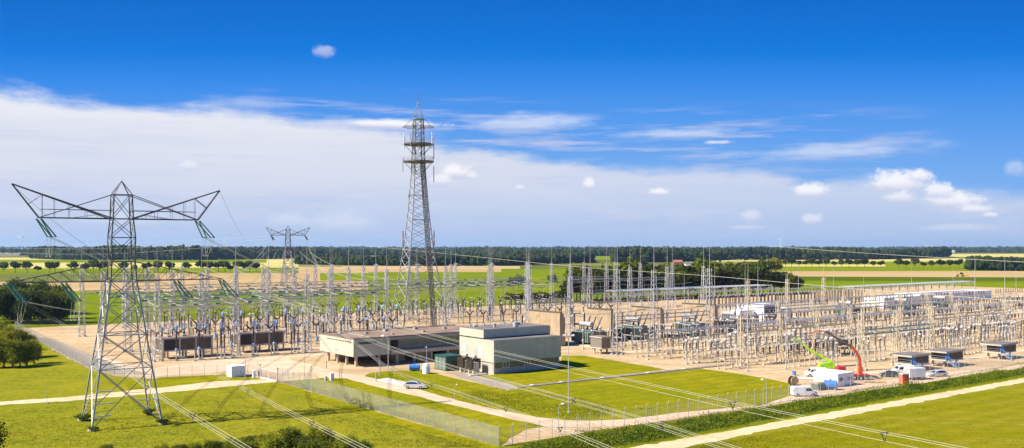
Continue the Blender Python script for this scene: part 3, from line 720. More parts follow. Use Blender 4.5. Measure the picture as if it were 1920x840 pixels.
def gantry(name, label, us, v, h, hb, m='steel_mid', bm='steel', spire=8, group='lattice gantry rows of the switchyard', w0=.95):
    """one portal row: lattice columns (each with its spire) joined by truss beams"""
    root = empty(name, UV(us[0], v), AROT, label, 'gantry', group)
    for i, u in enumerate(us):
        key = (h, w0, spire, m)
        if key not in COLM:
            a, s = column_mesh(h, w0, .42, spire)
            c = a.build('column', M[m], root); sp_ = s.build('lightning_spire', M['steel_light'], c); COLM[key] = (c, sp_)
        else:
            c0, s0 = COLM[key]; c = c0.copy(); COL.objects.link(c); c.parent = root
            s_ = s0.copy(); COL.objects.link(s_); s_.parent = c
        c.location = (u - us[0], 0, 0)
        if i:
            L = us[i] - us[i - 1] - .9
            k = ('beam', round(L, 2), bm)
            if k not in COLM: o = beam_mb(L).build('beam', M[bm], root); COLM[k] = o
            else: o = COLM[k].copy(); COL.objects.link(o); o.parent = root
            o.location = (us[i - 1] - us[0] + .45, 0, hb)
    return root
RWS = [(250, 73, 3), (278, 73, 5), (306, 73, 9), (334, 73, 10), (362, 94, 10)]
lab = ['nearest gantry row with three lattice columns left of the long building', 'second gantry row of five columns behind the dark relay houses', 'third gantry row of nine columns running behind the long building', 'fourth gantry row of ten columns next to the communication tower', 'rearmost gantry row of ten columns by the back fence']
for (v, u0, n), l in zip(RWS, lab):
    us = [u0 + 21.1 * i for i in range(n)]
    if v == 306: us = us[:5] + us[6:]         # the tower stands in the gap
    gantry('lattice_gantry', l, us, v, 22.5 if v != 250 else 22, 15.3, bm='beam_green' if v in (278, 306) else 'steel')
gantry('lattice_gantry', 'near gantry of three columns behind the small tan relay house in the middle', [179.5, 194, 218], 188, 23.5, 10.6, m='steel', w0=1.0)
gantry('lattice_gantry', 'gantry of stout columns with a low beam behind the red crane', [203.5, 219, 236], 128, 14, 9.8, m='steel_cream', bm='beam_green', spire=.5, w0=.75)
gantry('lattice_gantry', 'gantry row of four columns behind the tan fire walls', [236, 257, 278, 300], 262, 22, 13.5, bm='beam_green')
gantry('lattice_gantry', 'tall gantry row in front of the dark tree belt', [285, 308, 331, 354], 330, 22, 14.5)
gantry('lattice_gantry', 'short gantry row at the rear right of the lattice yard', [300, 322, 344], 362, 22, 14.5)
gantry('lattice_gantry', 'twin column gantry behind the left fire wall', [189, 207], 240, 20, 12.5)
gantry('lattice_gantry', 'cream gantry of four columns in the right yard behind the boom lift', [188, 204, 220, 236], 152, 12.5, 9.4, m='steel_cream', bm='steel_cream', spire=.5, w0=.7)
gantry('lattice_gantry', 'cream gantry of five columns in the right yard behind the relay houses', [252, 268, 284, 300, 316], 146, 12.5, 9.4, m='steel_cream', bm='steel_cream', spire=.5, w0=.7)
gantry('lattice_gantry', 'long cream gantry row across the middle of the right yard', [246, 264, 282, 300, 318, 336, 354], 184, 13, 10, m='steel_cream', bm='steel_cream', spire=4, w0=.75)
gantry('lattice_gantry', 'gantry row of three columns right of the last fire wall', [270, 293, 316], 215, 18, 9, m='steel_cream', spire=7, w0=.8)

# ---------------------------------------------------------------- strung conductors over the lattice yard
def sag(p, q, d, n=8):
    return [p.lerp(q, i / n) + Vector((0, 0, -4 * d * (i / n) * (1 - i / n))) for i in range(n + 1)]
def bay_wire(u, v0, v1, z, label, group='strung conductors over the lattice yard'):
    root = empty('strung_conductor', UV(u, v0, z), AROT, label, 'conductor', group)
    L = v1 - v0; b = MB()
    b.poly(sag(Vector((0, 2.6, -.2)), Vector((0, L - 2.6, -.2)), 1.0), .06, 3)
    b.poly(sag(Vector((.4, 2.6, -.2)), Vector((.4, L - 2.6, -.2)), 1.0), .06, 3)
    b.build('conductor', M['conductor'], root)
    for (a, c) in ((.5, 2.6), (L - .5, L - 2.6)):
        b = MB(); strand(b, (0, a, 0), (0, c, -.2), 8, .2); strand(b, (.4, a, 0), (.4, c, -.2), 8, .2); b.build('insulator_string', M['green_glass'], root)
    b = MB()     # droppers in a V shape down to the apparatus
    for s in (-1, 1):
        b.poly([(.2, L / 2 + s * 5, -1.1), (.3 + s * 1.5, L / 2 + s * 3.5, -4.5), (.2 + s * .2, L / 2 + s * .5, -7.2)], .04, 3)
    b.build('dropper', M['conductor'], root)
def strung_bus(u0, u1, v, z, label, m='conductor'):
    root = empty('strung_busbar', UV(u0, v, z), AROT, label, 'busbar', 'flexible busbars strung along the gantry rows')
    L = u1 - u0; n = max(1, int(L / 21)); b = MB()
    for y in (0, .45):
        for i in range(n):
            p, q = Vector((L * i / n, y, 0)), Vector((L * (i + 1) / n, y, 0))
            b.poly(sag(p, q, .7, 8), .07, 3)
            g_ = MB(); strand(g_, p + Vector((-1.8, 0, 0)), p + Vector((1.8, 0, 0)), 9, .17); g_.build('insulator_string', M['green_glass'], root)
            if y == 0:
                for t in (.3, .7):
                    x = p.x + (q.x - p.x) * t; h_ = MB(); h_.poly([(x, 0, -.6), (x + .8, 0, -2.8), (x + .5, 0, -5.2)], .05, 3); h_.build('dropper', M[m], root)
    b.build('conductor', M[m], root)
for (u0, u1, v, z, w) in ((73, 136, 263, 13.6, 'between the first two gantry rows, front'), (73, 136, 271, 12.2, 'between the first two gantry rows, rear'), (73, 178, 287, 13.6, 'behind the second gantry row'), (73, 178, 296, 12.2, 'before the third gantry row'), (94, 262, 315, 13.6, 'behind the third gantry row'), (94, 262, 325, 12.2, 'before the fourth gantry row'), (94, 283, 343, 13.6, 'behind the fourth gantry row'), (94, 283, 354, 12.2, 'before the rear gantry row'),
    (183, 262, 236, 11.5, 'just behind the fire walls'), (225, 330, 246, 13, 'far behind the fire walls'), (236, 320, 268, 12.5, 'behind the gantry beyond the fire walls'), (262, 350, 340, 13.5, 'before the dark tree belt'), (262, 360, 322, 12, 'in front of the gantry by the tree belt'), (262, 360, 352, 14, 'rearmost before the tree belt'), (180, 262, 206, 10.4, 'before the fire walls')):
    strung_bus(u0, u1, v, z, 'twin flexible busbar with green insulators strung ' + w)
rowsv = [250, 278, 306, 334, 362]
rname = {250: 'first', 278: 'second', 306: 'third', 334: 'fourth'}
for j, (a, b_) in enumerate(zip(rowsv, rowsv[1:])):
    n = [2, 4, 9, 9][j]
    for i in range(n):
        if j == 3 and i == 0: continue
        u0 = 73 + 21.1 * i
        if j == 2 and i in (4, 5): continue
        for k in (4.5, 10.5, 16.5):
            bay_wire(u0 + k, a, b_, 14.6, 'twin conductor with green insulators strung between the %s and next gantry row' % rname[a], 'twin conductors strung from the %s gantry row' % rname[a])

for j, (a, b_) in enumerate(zip(rowsv, rowsv[1:])):
    for i in range([3, 5, 9, 9][j]):
        if j >= 1 and i == 5: continue
        p, q = UV(73 + 21.1 * i, a, 22.4), UV(73 + 21.1 * i, b_, 22.4); b = MB(); b.poly(sag(p, q, 1.6, 8), .05, 3)
        o = b.build('earth_wire', M['conductor']); tag(o, 'thin earth wire slung between column tops from the %s gantry row backwards' % rname[a], 'earth wire', 'earth wires of the %s gantry row' % rname[a])
    for i in range([2, 4, 8, 9][j]):
        if j >= 1 and i in (4, 5): continue
        for s in (0, 1):
            p, q = UV(73 + 21.1 * i + s * 21.1, a, 21.6), UV(73 + 21.1 * i + 4 + s * 12.5, a + 13, 9.0); b = MB(); b.poly([p, q], .055, 3)
            o = b.build('slanting_conductor', M['conductor']); tag(o, 'slanting wire from a column top of the %s gantry row down to the apparatus' % rname[a], 'down wire', 'slanting wires of the %s gantry row' % rname[a])
# ---------------------------------------------------------------- overhead lines that cross the picture
def line(label, pts, sep=.4, n=3, r=.03, sp=(), m='wire_pale', group='line conductors crossing the site', cat='power line'):
    """bundle of conductors through 3-D points, spacers as children"""
    P = [Vector(p) for p in pts]
    # Catmull-Rom through the points
    Q = []
    for i in range(len(P) - 1):
        p0 = P[max(0, i - 1)]; p1 = P[i]; p2 = P[i + 1]; p3 = P[min(len(P) - 1, i + 2)]
        for k in range(8):
            t = k / 8
            Q.append(.5 * ((2 * p1) + (p2 - p0) * t + (2 * p0 - 5 * p1 + 4 * p2 - p3) * t * t + (3 * p1 - p0 - 3 * p2 + p3) * t ** 3))
    Q.append(P[-1])
    offs = {1: [(0, 0)], 2: [(-.5, 0), (.5, 0)], 3: [(-.5, .3), (.5, .3), (0, -.6)], 4: [(-.5, .5), (.5, .5), (-.5, -.5), (.5, -.5)]}[n]
    b = MB(); d = (Q[-1] - Q[0]); side = Vector((d.y, -d.x, 0)).normalized()
    for (a, c) in offs: b.poly([q + side * (a * sep) + Vector((0, 0, c * sep)) for q in Q], r, 4)
    o = b.build('overhead_line', M[m]); tag(o, label, cat, group)
    for t in sp:
        q = Q[int(t * (len(Q) - 1))]; s = MB()
        w = [q + side * (a * sep) + Vector((0, 0, c * sep)) for (a, c) in offs]
        for k in range(len(w)): s.tube(w[k], w[(k + 1) % len(w)], .05, 4)
        for k in w: s.tube(k - d.normalized() * .12, k + d.normalized() * .12, .09, 5)
        s.build('spacer', M['steel_dark'], o)
    return o
g1 = 'low triple conductors in the foreground'
line('triple conductor from the left lower pylon arm sweeping down to the bottom edge', [PL(-15, -2.6, 21.1), AT(130, 617, 150), AT(235, 695, 130), AT(293, 738, 112), AT(460, 840, 78), AT(700, 990, 50)], .45, 3, .017, (.55, .7), group=g1)
line('triple conductor crossing the meadow right of the pylon above the bottom bushes', [AT(330, 664, 215), AT(440, 720, 165), AT(535, 769, 125), AT(690, 845, 88), AT(900, 955, 60)], .5, 3, .018, (.32, .6), group=g1)
line('lowest conductor bundle passing over the white car and bending road', [AT(560, 568, 262), AT(662, 640, 215), AT(736, 694, 180), AT(860, 737, 145), AT(1003, 786, 115), AT(1131, 837, 92), AT(1400, 950, 60)], .5, 3, .018, (.45, .62, .73), group=g1)
line('conductor bundle passing in front of the green substation box and across the big lawn', [AT(520, 560, 262), AT(655, 620, 220), AT(720, 648, 195), AT(869, 695, 160), AT(1146, 771, 120), AT(1289, 815, 100), AT(1600, 915, 70)], .55, 4, .018, (.5, .64, .78), group=g1)
line('conductor bundle that crosses the control building and ends at the lower right corner', [AT(470, 548, 268), AT(728, 610, 200), AT(869, 645, 170), AT(926, 660, 160), AT(1300, 742, 115), AT(1517, 788, 96), AT(1815, 848, 76), AT(2100, 905, 60)], .85, 3, .019, (.62, .8), group=g1)
g2 = 'long thin conductors crossing above the horizon fields'
line('pale long conductor running from the far pylon across the right half at the horizon', [AT(548, 445, 600), AT(700, 462, 420), AT(880, 480, 330), AT(1080, 500, 260), AT(1325, 517, 215), AT(1600, 541, 180), AT(1920, 565, 150), AT(2200, 585, 130)], .3, 2, .025, group=g2)
line('pale conductor at the right edge above the far woods', [AT(1440, 461, 500), AT(1600, 473, 400), AT(1780, 484, 300), AT(1960, 493, 240)], .3, 2, .05, group=g2)
g3 = 'conductors from the far pylon down to the gantries'
fp = G(540, 536)
for i, (x, lx, tu, tv) in enumerate([(-12.5, 0, 130, 362), (0, 0, 150, 362), (12.5, 0, 180, 362), (-16, 1, 118, 362), (-9, 1, 140, 362), (9, 1, 200, 362), (16, 1, 215, 362)]):
    z = 38.5 if not lx else 26.5
    w = ['left end', 'middle', 'right end', 'far left end', 'left half', 'right half', 'far right end'][i]
    line('conductor from the %s of the far pylon %s crossarm' % (w, 'lower' if lx else 'upper'), sag(Vector((fp.x + x, fp.y, z)), UV(tu, tv, 15), 5, 6), .45, 2, .05, group=g3, m='conductor')
g4 = 'conductors from the big pylon to the gantries'
for i, (x, z, tu, tv) in enumerate([(-10.8, 31.7, 100, 250), (14.6, 31.7, 150, 278), (-15, 21.1, 83, 250), (-7.1, 21.1, 92, 250), (10.9, 21.1, 104, 250), (18.8, 21.1, 112, 250)]):
    a = PL(x, 2.6, z)
    w = ['left upper arm', 'right upper arm', 'lower left tip', 'lower left half', 'lower right half', 'lower right tip'][i]
    line('twin conductor from the %s of the big pylon to the gantry' % w, sag(a, UV(tu, tv, 15), 2.5, 6), .5, 2, .045, group=g4, m='conductor')
line('thin earth wire from the right horn of the big pylon towards the far pylon', sag(PL(16.6, 0, 40.1), AT(492, 456, 480), 6, 6), .2, 1, .035, group='earth wires', m='conductor')
line('thin earth wire from the left horn of the big pylon to the first gantry', sag(PL(-16.6, 0, 40.1), UV(73, 250, 22.4), 3, 6), .2, 1, .035, group='earth wires', m='conductor')
for i in range(3):
    y0 = (488, 478, 470)[i]
    line('faint distant conductor of the line left of the big pylon, %s' % ('lowest', 'middle', 'highest')[i], [AT(-60, 452 + i * -8 + 20, 900), AT(200, y0 - 12, 800), AT(500, (455, 449, 443)[i], 700)], .4, 1, .07, group='faint distant conductors', m='wire_pale')
# ================================================================ YARD APPARATUS (prototypes: base at 0, local frame of the site)
def shed(mb, x, y, z0, z1, r=.2, n=7):
    """ribbed porcelain column"""
    k = max(3, int((z1 - z0) / .45)); prof = [(r * .6, 0)]
    for i in range(k):
        z = (z1 - z0) * i / k; d = (z1 - z0) / k
        prof += [(r, z + d * .25), (r * .62, z + d * .75)]
    prof.append((r * .6, z1 - z0)); mb.lathe(prof, (x, y, z0), n)
def pedestal(mb, x, y, h, w=.22, lattice_=False):
    if lattice_:
        for sx in (-1, 1):
            for sy in (-1, 1): mb.tube((x + sx * w, y + sy * w, 0), (x + sx * w, y + sy * w, h), .05, 4)
        n = int(h / .7)
        for i in range(n):
            for s in (-1, 1):
                mb.tube((x - w, y + s * w, h * i / n), (x + w, y + s * w, h * (i + 1) / n), .03, 3, caps=False)
                mb.tube((x + s * w, y - w, h * (i + 1) / n), (x + s * w, y + w, h * i / n), .03, 3, caps=False)
    else: mb.tube((x, y, 0), (x, y, h), w * .75, 6)
    mb.box((x, y, .12), (w * 4, w * 4, .24)); mb.box((x, y, h), (w * 2.6, w * 2.6, .1))
def P_ct(name, headmat, hp=2.6, hi=4.6, hd=1.3, ped='white_dirty', cat='current transformer', ins='brown_ins'):
    r = empty(name, (0, 0, 0), 0, None, cat)
    b = MB(); pedestal(b, 0, 0, hp); b.build('pedestal', M[ped], r)
    if headmat.startswith('blue'):
        b = MB(); b.lathe([(.35, 0), (.42, .2), (.42, .6), (.28, .8)], (0, 0, hp), 8); b.build('base_tank', M[headmat], r)
    else:
        b = MB(); b.lathe([(.28, 0), (.33, .2), (.33, .6), (.25, .8)], (0, 0, hp), 8); b.build('base_tank', M['steel_light'], r)
    b = MB(); shed(b, 0, 0, hp + .8, hp + hi, .3); b.build('insulator', M[ins], r)
    b = MB(); b.lathe([(.25, 0), (.48, .25), (.5, hd * .6), (.34, hd * .85), (.12, hd)], (0, 0, hp + hi), 8); b.tube((-.8, 0, hp + hi + hd * .5), (.8, 0, hp + hi + hd * .5), .06, 4); b.build('head', M[headmat], r)
    return Proto(r)
def P_post(name, hp, hi, ped='white_dirty', lat=False, cap='steel_light', cat='post insulator', rr=.2, ins='brown_ins'):
    r = empty(name, (0, 0, 0), 0, None, cat)
    b = MB(); pedestal(b, 0, 0, hp, .2, lat); b.build('pedestal', M[ped], r)
    b = MB(); shed(b, 0, 0, hp, hp + hi, rr); b.build('insulator', M[ins], r)
    b = MB(); b.lathe([(.26, 0), (.26, .15), (.1, .3)], (0, 0, hp + hi), 8); b.build('cap', M[cap], r)
    return Proto(r)
def P_breaker():
    r = empty('circuit_breaker', (0, 0, 0), 0, None, 'circuit breaker')
    b = MB(); pedestal(b, 0, 0, 2.4, .28, True); b.build('pedestal', M['white_dirty'], r)
    b = MB(); b.box((0, -.6, 1.5), (.8, .5, 1.2)); b.build('drive_cabinet', M['blue_light'], r)
    b = MB(); shed(b, 0, 0, 2.4, 5.6, .22); b.build('insulator', M['brown_ins'], r)
    for s in (-1, 1):
        b = MB(); b.tube((s * .15, 0, 5.7), (s * .9, 0, 6.4), .3, 7, .22); b.tube((s * .9, 0, 6.4), (s * 1.5, 0, 6.9), .18, 6); b.build('breaking_chamber', M['brown_ins'], r)
    b = MB(); b.box((0, 0, 5.75), (.5, .5, .4)); b.build('head', M['steel_light'], r)
    return Proto(r)
def P_disc(name, h=2.6, span=2.2, phases=3, gap=2.6, ped='steel_cream', blade='steel_light', ih=1.7):
    """disconnector: frame on legs, two insulators and a blade per pole"""
    r = empty(name, (0, 0, 0), 0, None, 'disconnector')
    b = MB(); W = gap * (phases - 1) / 2
    for x in (-W, W):
        for y in (-span / 2, span / 2):
            b.tube((x, y, 0), (x, y, h), .1, 4); b.box((x, y, .1), (.6, .6, .2))
        b.tube((x, -span / 2, .3), (x, span / 2, h - .1), .05, 3)
    for y in (-span / 2, span / 2): b.box((0, y, h), (2 * W + .8, .2, .2))
    for k in range(phases): b.box((-W + k * gap, 0, h + .12), (.22, span + .5, .18))
    b.build('frame', M[ped], r)
    for k in range(phases):
        x = -W + k * gap
        for y in (-span / 2, span / 2): b = MB(); shed(b, x, y, h + .2, h + .2 + ih, .17, 6); b.build('insulator', M['brown_ins'], r)
        b = MB(); b.tube((x, -span / 2 - .4, h + .35 + ih), (x, span / 2 + .4, h + .35 + ih), .09, 5)
        for y in (-span / 2, span / 2): b.box((x, y, h + .3 + ih), (.35, .35, .2))
        b.build('blade', M[blade], r)
    return Proto(r)
def P_busframe():
    """light portal carrying three insulators"""
    r = empty('busbar_portal', (0, 0, 0), 0, None, 'busbar support')
    b = MB()
    for x in (-3, 3):
        for y in (-.25, .25): b.tube((x, y, 0), (x, y * .6, 5.2), .09, 4)
        b.box((x, 0, .12), (.7, 1.0, .24))
        for i in range(5): b.tube((x, -.22, .5 + i * .95), (x, .22, 1.2 + i * .95), .035, 3)
    b.box((0, 0, 5.25), (7.2, .3, .3)); b.build('frame', M['steel_cream'], r)
    for x in (-2.6, 0, 2.6):
        b = MB(); shed(b, x, 0, 5.4, 7.2, .19, 6); b.build('insulator', M['brown_ins'], r)
    return Proto(r)

ct_blue = P_ct('current_transformer', 'blue_light', 2.4, 5.4, 1.7)
ct_lblue = P_ct('voltage_transformer', 'blue_light', 2.6, 4.2, 1.0, cat='voltage transformer')
ct_grey = P_ct('current_transformer', 'steel_light', 2.4, 3.0, .9, ins='grey_ins')
post_tall = P_post('post_insulator', 2.8, 3.6)
post_mid = P_post('post_insulator', 2.5, 2.4, 'steel_cream', ins='grey_ins')
post_dark = P_post('post_insulator', 3.4, 4.4, 'steel', cap='steel_light', rr=.26)
arrester = P_post('surge_arrester', 2.2, 2.6, 'steel_cream', True, cat='surge arrester', ins='grey_ins')
breaker = P_breaker()
bpole = P_post('breaker_pole', 3.4, 4.4, 'steel_cream', cap='steel_light', rr=.26, cat='breaker pole')
disc3 = P_disc('disconnector')
disc_hi = P_disc('disconnector', 3.4, 3.2, 1, 2.6, 'white_dirty', 'steel_light', 2.6)
disc_hi.root.children  # keep
portal = P_busframe()

def blocked(u, v):
    p = UV(u, v)
    if (p - Vector((-34.5, 342, 0))).length < 10: return True
    if not inview(p, 50): return True
    # fully hidden behind the long / control buildings
    return False
# left lattice yard: rows of apparatus between the gantries; three phases in every 21 m bay
ordn = ['first', 'second', 'third', 'fourth', 'fifth', 'sixth', 'seventh', 'eighth', 'ninth', 'tenth', 'eleventh']
def yard_row(proto, v, u0, u1, kind, where, rz=0, ph=(4.5, 10.5, 16.5), skip=()):
    i = 0; base = 73; grp = '%s %s' % (kind, where)
    n = 0
    while base + 21.1 * i < u1:
        for k in ph:
            u = base + 21.1 * i + k
            if u < u0 or u > u1 or blocked(u, v) or i in skip: continue
            proto.put(UV(u, v, .05), AROT + rz, '%s %s' % (kind, where), grp); n += 1
        i += 1
yard_row(ct_blue, 248.5, 76, 118, 'tall dark current transformer with blue head', 'in the front line left of the long building')
yard_row(post_tall, 244.5, 76, 116, 'blue footed post', 'in the outermost line left of the long building', ph=(2.5, 8, 14, 18))
yard_row(post_tall, 246, 79, 116, 'white post with dark insulator', 'in the very first line before the relay houses')
yard_row(ct_lblue, 261, 76, 150, 'voltage transformer with pale blue head', 'just behind the relay houses on the left')
yard_row(breaker, 266, 76, 155, 'circuit breaker with two arms', 'between the first two gantry rows')
yard_row(disc_hi, 273, 76, 160, 'single pole disconnector', 'just before the second gantry row')
yard_row(post_tall, 284, 94, 175, 'brown post insulator', 'just behind the second gantry row')
yard_row(ct_blue, 289, 94, 175, 'current transformer with small blue head', 'behind the second gantry row')
yard_row(breaker, 296, 94, 200, 'circuit breaker with two arms', 'before the third gantry row', skip=(5,))
yard_row(disc_hi, 302, 94, 210, 'single pole disconnector', 'just before the third gantry row')
yard_row(post_dark, 313, 94, 268, 'tall dark post insulator', 'behind the third gantry row')
yard_row(ct_grey, 320, 94, 268, 'grey headed current transformer', 'between the third and fourth gantry rows')
yard_row(disc_hi, 328, 94, 268, 'single pole disconnector', 'just before the fourth gantry row')
yard_row(post_tall, 341, 94, 290, 'brown post insulator', 'behind the fourth gantry row')
yard_row(breaker, 349, 94, 290, 'circuit breaker with two arms', 'behind the fourth gantry row')
yard_row(disc_hi, 356, 94, 290, 'single pole disconnector', 'before the rear gantry row')
yard_row(post_mid, 370, 94, 330, 'pale post insulator', 'along the back fence of the lattice yard')
yard_row(post_dark, 291, 198, 272, 'tall dark post insulator', 'behind the fire walls')
yard_row(ct_grey, 284, 198, 268, 'grey headed current transformer', 'behind the fire walls')
yard_row(breaker, 274, 186, 262, 'circuit breaker with two arms', 'behind the fire walls')

for (proto, v, u0, u1, kd, wh, st) in ((ct_grey, 204, 181, 262, 'grey headed current transformer', 'just before the fire walls', 3.4), (disc_hi, 199, 182, 262, 'single pole disconnector', 'in front of the power transformers', 4.2), (arrester, 194.5, 184, 262, 'surge arrester on a lattice stand', 'next to the near three column gantry', 3.7), (post_dark, 233, 181, 262, 'tall dark post insulator', 'directly behind the fire walls', 4.4), (ct_grey, 245, 186, 262, 'grey headed current transformer', 'far behind the fire walls', 5.3)):
    u = u0
    while u < u1:
        if not blocked(u, v): proto.put(UV(u, v, .05), AROT, '%s %s' % (kd, wh), '%s %s' % (kd, wh), rnd.uniform(.85, 1.1))
        u += st
# right yard: bays run away from the camera, 8 m apart
g = 'three pole disconnectors of the right yard'
nb = 0
def fence_ok(u, v): return v > 141 or u > 198
for i in range(34):
    u = u0_ = 181 + i * 7.6
    bay = 'front' if i < 6 else 'middle' if i < 14 else 'far'
    for (v, kind) in ((131, 'ar'), (137, 'ct'), (143, 'br'), (149.5, 'di'), (156, 'po'), (161, 'ct2'), (167, 'di2'), (174, 'bu'), (181, 'ar2')):
        if not fence_ok(u, v) or not inview(UV(u, v), 30): continue
        if 198 < u < 240 and v < 134: continue
        j = rnd.random(); v = v + rnd.uniform(-1.3, 1.3); u = u0_ + rnd.uniform(-.9, .9)
        if j < .22 and kind not in ('bu',): continue
        if kind == 'ar' or kind == 'ar2':
            for k in (-2.2, 0, 2.2):
                arrester.put(UV(u + k, v, .05), AROT, 'short surge arrester on a lattice stand in the %s line, %s bays' % ('first' if kind == 'ar' else 'rearmost', bay), 'surge arresters %s %s' % (kind, bay), rnd.uniform(.85, 1.25))
        elif kind in ('ct', 'ct2'):
            for k in (-2.2, 0, 2.2):
                ct_grey.put(UV(u + k, v, .05), AROT, 'grey headed current transformer in the %s line right, %s bays' % ('second' if kind == 'ct' else 'fifth', bay), 'right yard transformers %s %s' % (kind, bay), rnd.uniform(.8, 1.2))
        elif kind == 'br':
            for k in (-2.2, 0, 2.2):
                bpole.put(UV(u + k, v, .05), AROT, 'dark breaker pole on a steel stand in the right yard, %s bays' % bay, 'breaker poles %s' % bay, rnd.uniform(.62, .85))
        elif kind in ('di', 'di2'):
            disc3.put(UV(u, v, .05), AROT, 'three pole disconnector on a pale frame in the %s line, %s bays' % ('near' if kind == 'di' else 'rear', bay), 'right yard disconnectors %s %s' % (kind, bay))
        elif kind == 'po':
            for k in (-2.2, 2.2):
                post_mid.put(UV(u + k, v, .05), AROT, 'pale post insulator in the fourth right line, %s bays' % bay, 'right yard posts %s' % bay)
        elif kind == 'bu':
            portal.put(UV(u, v, .05), AROT, 'cream portal with three insulators under the tube busbars, %s bays' % bay, 'busbar portals %s' % bay)
for i in range(40):
    u = u0_ = 262 + i * 7.6
    for (v, kind) in ((196, 'di'), (204, 'po'), (212, 'br'), (221, 'di'), (240, 'bu'), (262, 'da'), (268, 'da'), (310, 'bu')):
        if not inview(UV(u, v), 20): continue
        if kind == 'da' and (u < 304 or u > 415): continue
        if kind != 'da':
            if rnd.random() < .15: continue
            v = v + rnd.uniform(-1.2, 1.2); u = u0_ + rnd.uniform(-.9, .9)
        if 285 < u < 345 and 225 < v < 258: continue
        if u > 415 and 246 < v < 278: continue
        w = 'beyond the fire walls' if v < 230 else 'before the back fence on the right'
        if kind == 'di': disc3.put(UV(u, v, .05), AROT, 'three pole disconnector %s, %s line' % (w, 'near' if v < 200 else 'rear'), 'disconnectors %s %s' % (w, 'near' if v < 200 else 'rear'))
        elif kind == 'po' : post_mid.put(UV(u, v, .05), AROT, 'pale post insulator right of the last fire wall', 'posts right of the fire walls')
        elif kind == 'br':
            for k in (-2.2, 2.2): bpole.put(UV(u + k, v, .05), AROT, 'dark breaker pole right of the last fire wall', 'dark posts right of the fire walls', .8)
        elif kind == 'bu': portal.put(UV(u, v, .05), AROT, 'cream busbar portal %s' % ('around the white halls' if v < 300 else w), 'busbar portals %s' % ('halls' if v < 300 else w))
        elif kind == 'da':
            for k in (-2.6, 0, 2.6): post_dark.put(UV(u + k, v, .05), AROT, 'tall dark post insulator in the %s long row behind the white halls' % ('nearer' if v < 265 else 'farther'), 'dark post rows %d' % v, (1, 1, 1.12))
# tube busbars along the bays
for (v, z, u0, u1, n) in ((156, 5.3, 182, 340, 1), (174, 7.35, 181, 372, 3), (240, 7.35, 262, 480, 3), (310, 7.35, 290, 620, 3), (265, 9.0, 304, 415, 2), (212, 7.2, 262, 470, 1), (166, 8.8, 205, 380, 2), (181, 9.2, 215, 400, 2)):
    for k in range(n):
        L = u1 - u0; b = MB()
        b.tube((0, 0, 0), (L, 0, 0), .11, 5)
        for t in range(0, int(L), 8): b.tube((t, 0, -.22), (t, 0, .0), .16, 5)
        o = b.build('tube_busbar', M['steel_light']); o.location = UV(u0, v + (k - (n - 1) / 2) * 2.4, z); o.rotation_euler = (0, 0, AROT)
        tag(o, 'long tube busbar at %s, %s' % ({156: 'low height over the front of the right yard', 174: 'the cream portals of the right yard', 240: 'the portals beside the white halls', 310: 'the rearmost portals on the right', 265: 'the top of the tall dark post rows', 212: 'the posts right of the fire walls', 166: 'upper level over the middle of the right yard', 181: 'upper level over the rear of the right yard'}[v], ['nearest one', 'second one', 'third one'][k] if n > 1 else 'single'), 'busbar', 'tube busbars of the right yard')
        if v in (166, 181):
            for t in range(0, int(L), 24):
                b = MB(); b.tube((t, 0, -z + .1), (t, 0, -1.6), .1, 5); s_ = b.build('support_post', M['steel_cream'], o)
                b = MB(); shed(b, t, 0, -1.6, -.2, .18, 6); b.build('insulator', M['brown_ins'], o)
# white tubular roof-like portal at the rear right
def space_frame(u0, u1, v, h, label):
    root = empty('white_portal_frame', UV(u0, v), AROT, label, 'portal frame', 'white portal frames at the rear right')
    L = u1 - u0
    n = int(L / 9)
    for i in range(n + 1):
        b = MB(); x = L * i / n; b.tube((x, 0, 0), (x, 0, h), .14, 5); b.tube((x, 9, 0), (x, 9, h), .14, 5); b.tube((x, 0, h), (x, 9, h), .14, 4); b.build('post_pair', M['white_dirty'], root)
    b = MB()
    for y in (0, 4.5, 9): b.tube((0, y, h + .1), (L, y, h + .1), .2, 5)
    for i in range(n * 2):
        x0 = L * i / (2 * n); b.tube((x0, 0 if i % 2 else 9, h), (x0 + L / (2 * n), 9 if i % 2 else 0, h), .08, 4)
        b.tube((x0, 0, h - 1.4 if i % 2 else h), (x0 + L / (2 * n), 0, h if i % 2 else h - 1.4), .07, 4)
    b.tube((0, 0, h - 1.4), (L, 0, h - 1.4), .12, 4)
    b.build('roof_truss', M['white'], root)
    for i in range(1, 2 * n):
        if i % 2: continue
        b = MB(); x = L * i / (2 * n)
        shed(b, x, 4.5, h - 3.6, h - .2, .24, 6); b.build('hanging_insulator', M['brown_ins'], root)
space_frame(469, 608, 300, 7.4, 'white flat topped portal frame over hanging insulators at the rear right')
space_frame(305, 420, 318, 9.0, 'lower pale portal frame behind the long rows of dark posts')

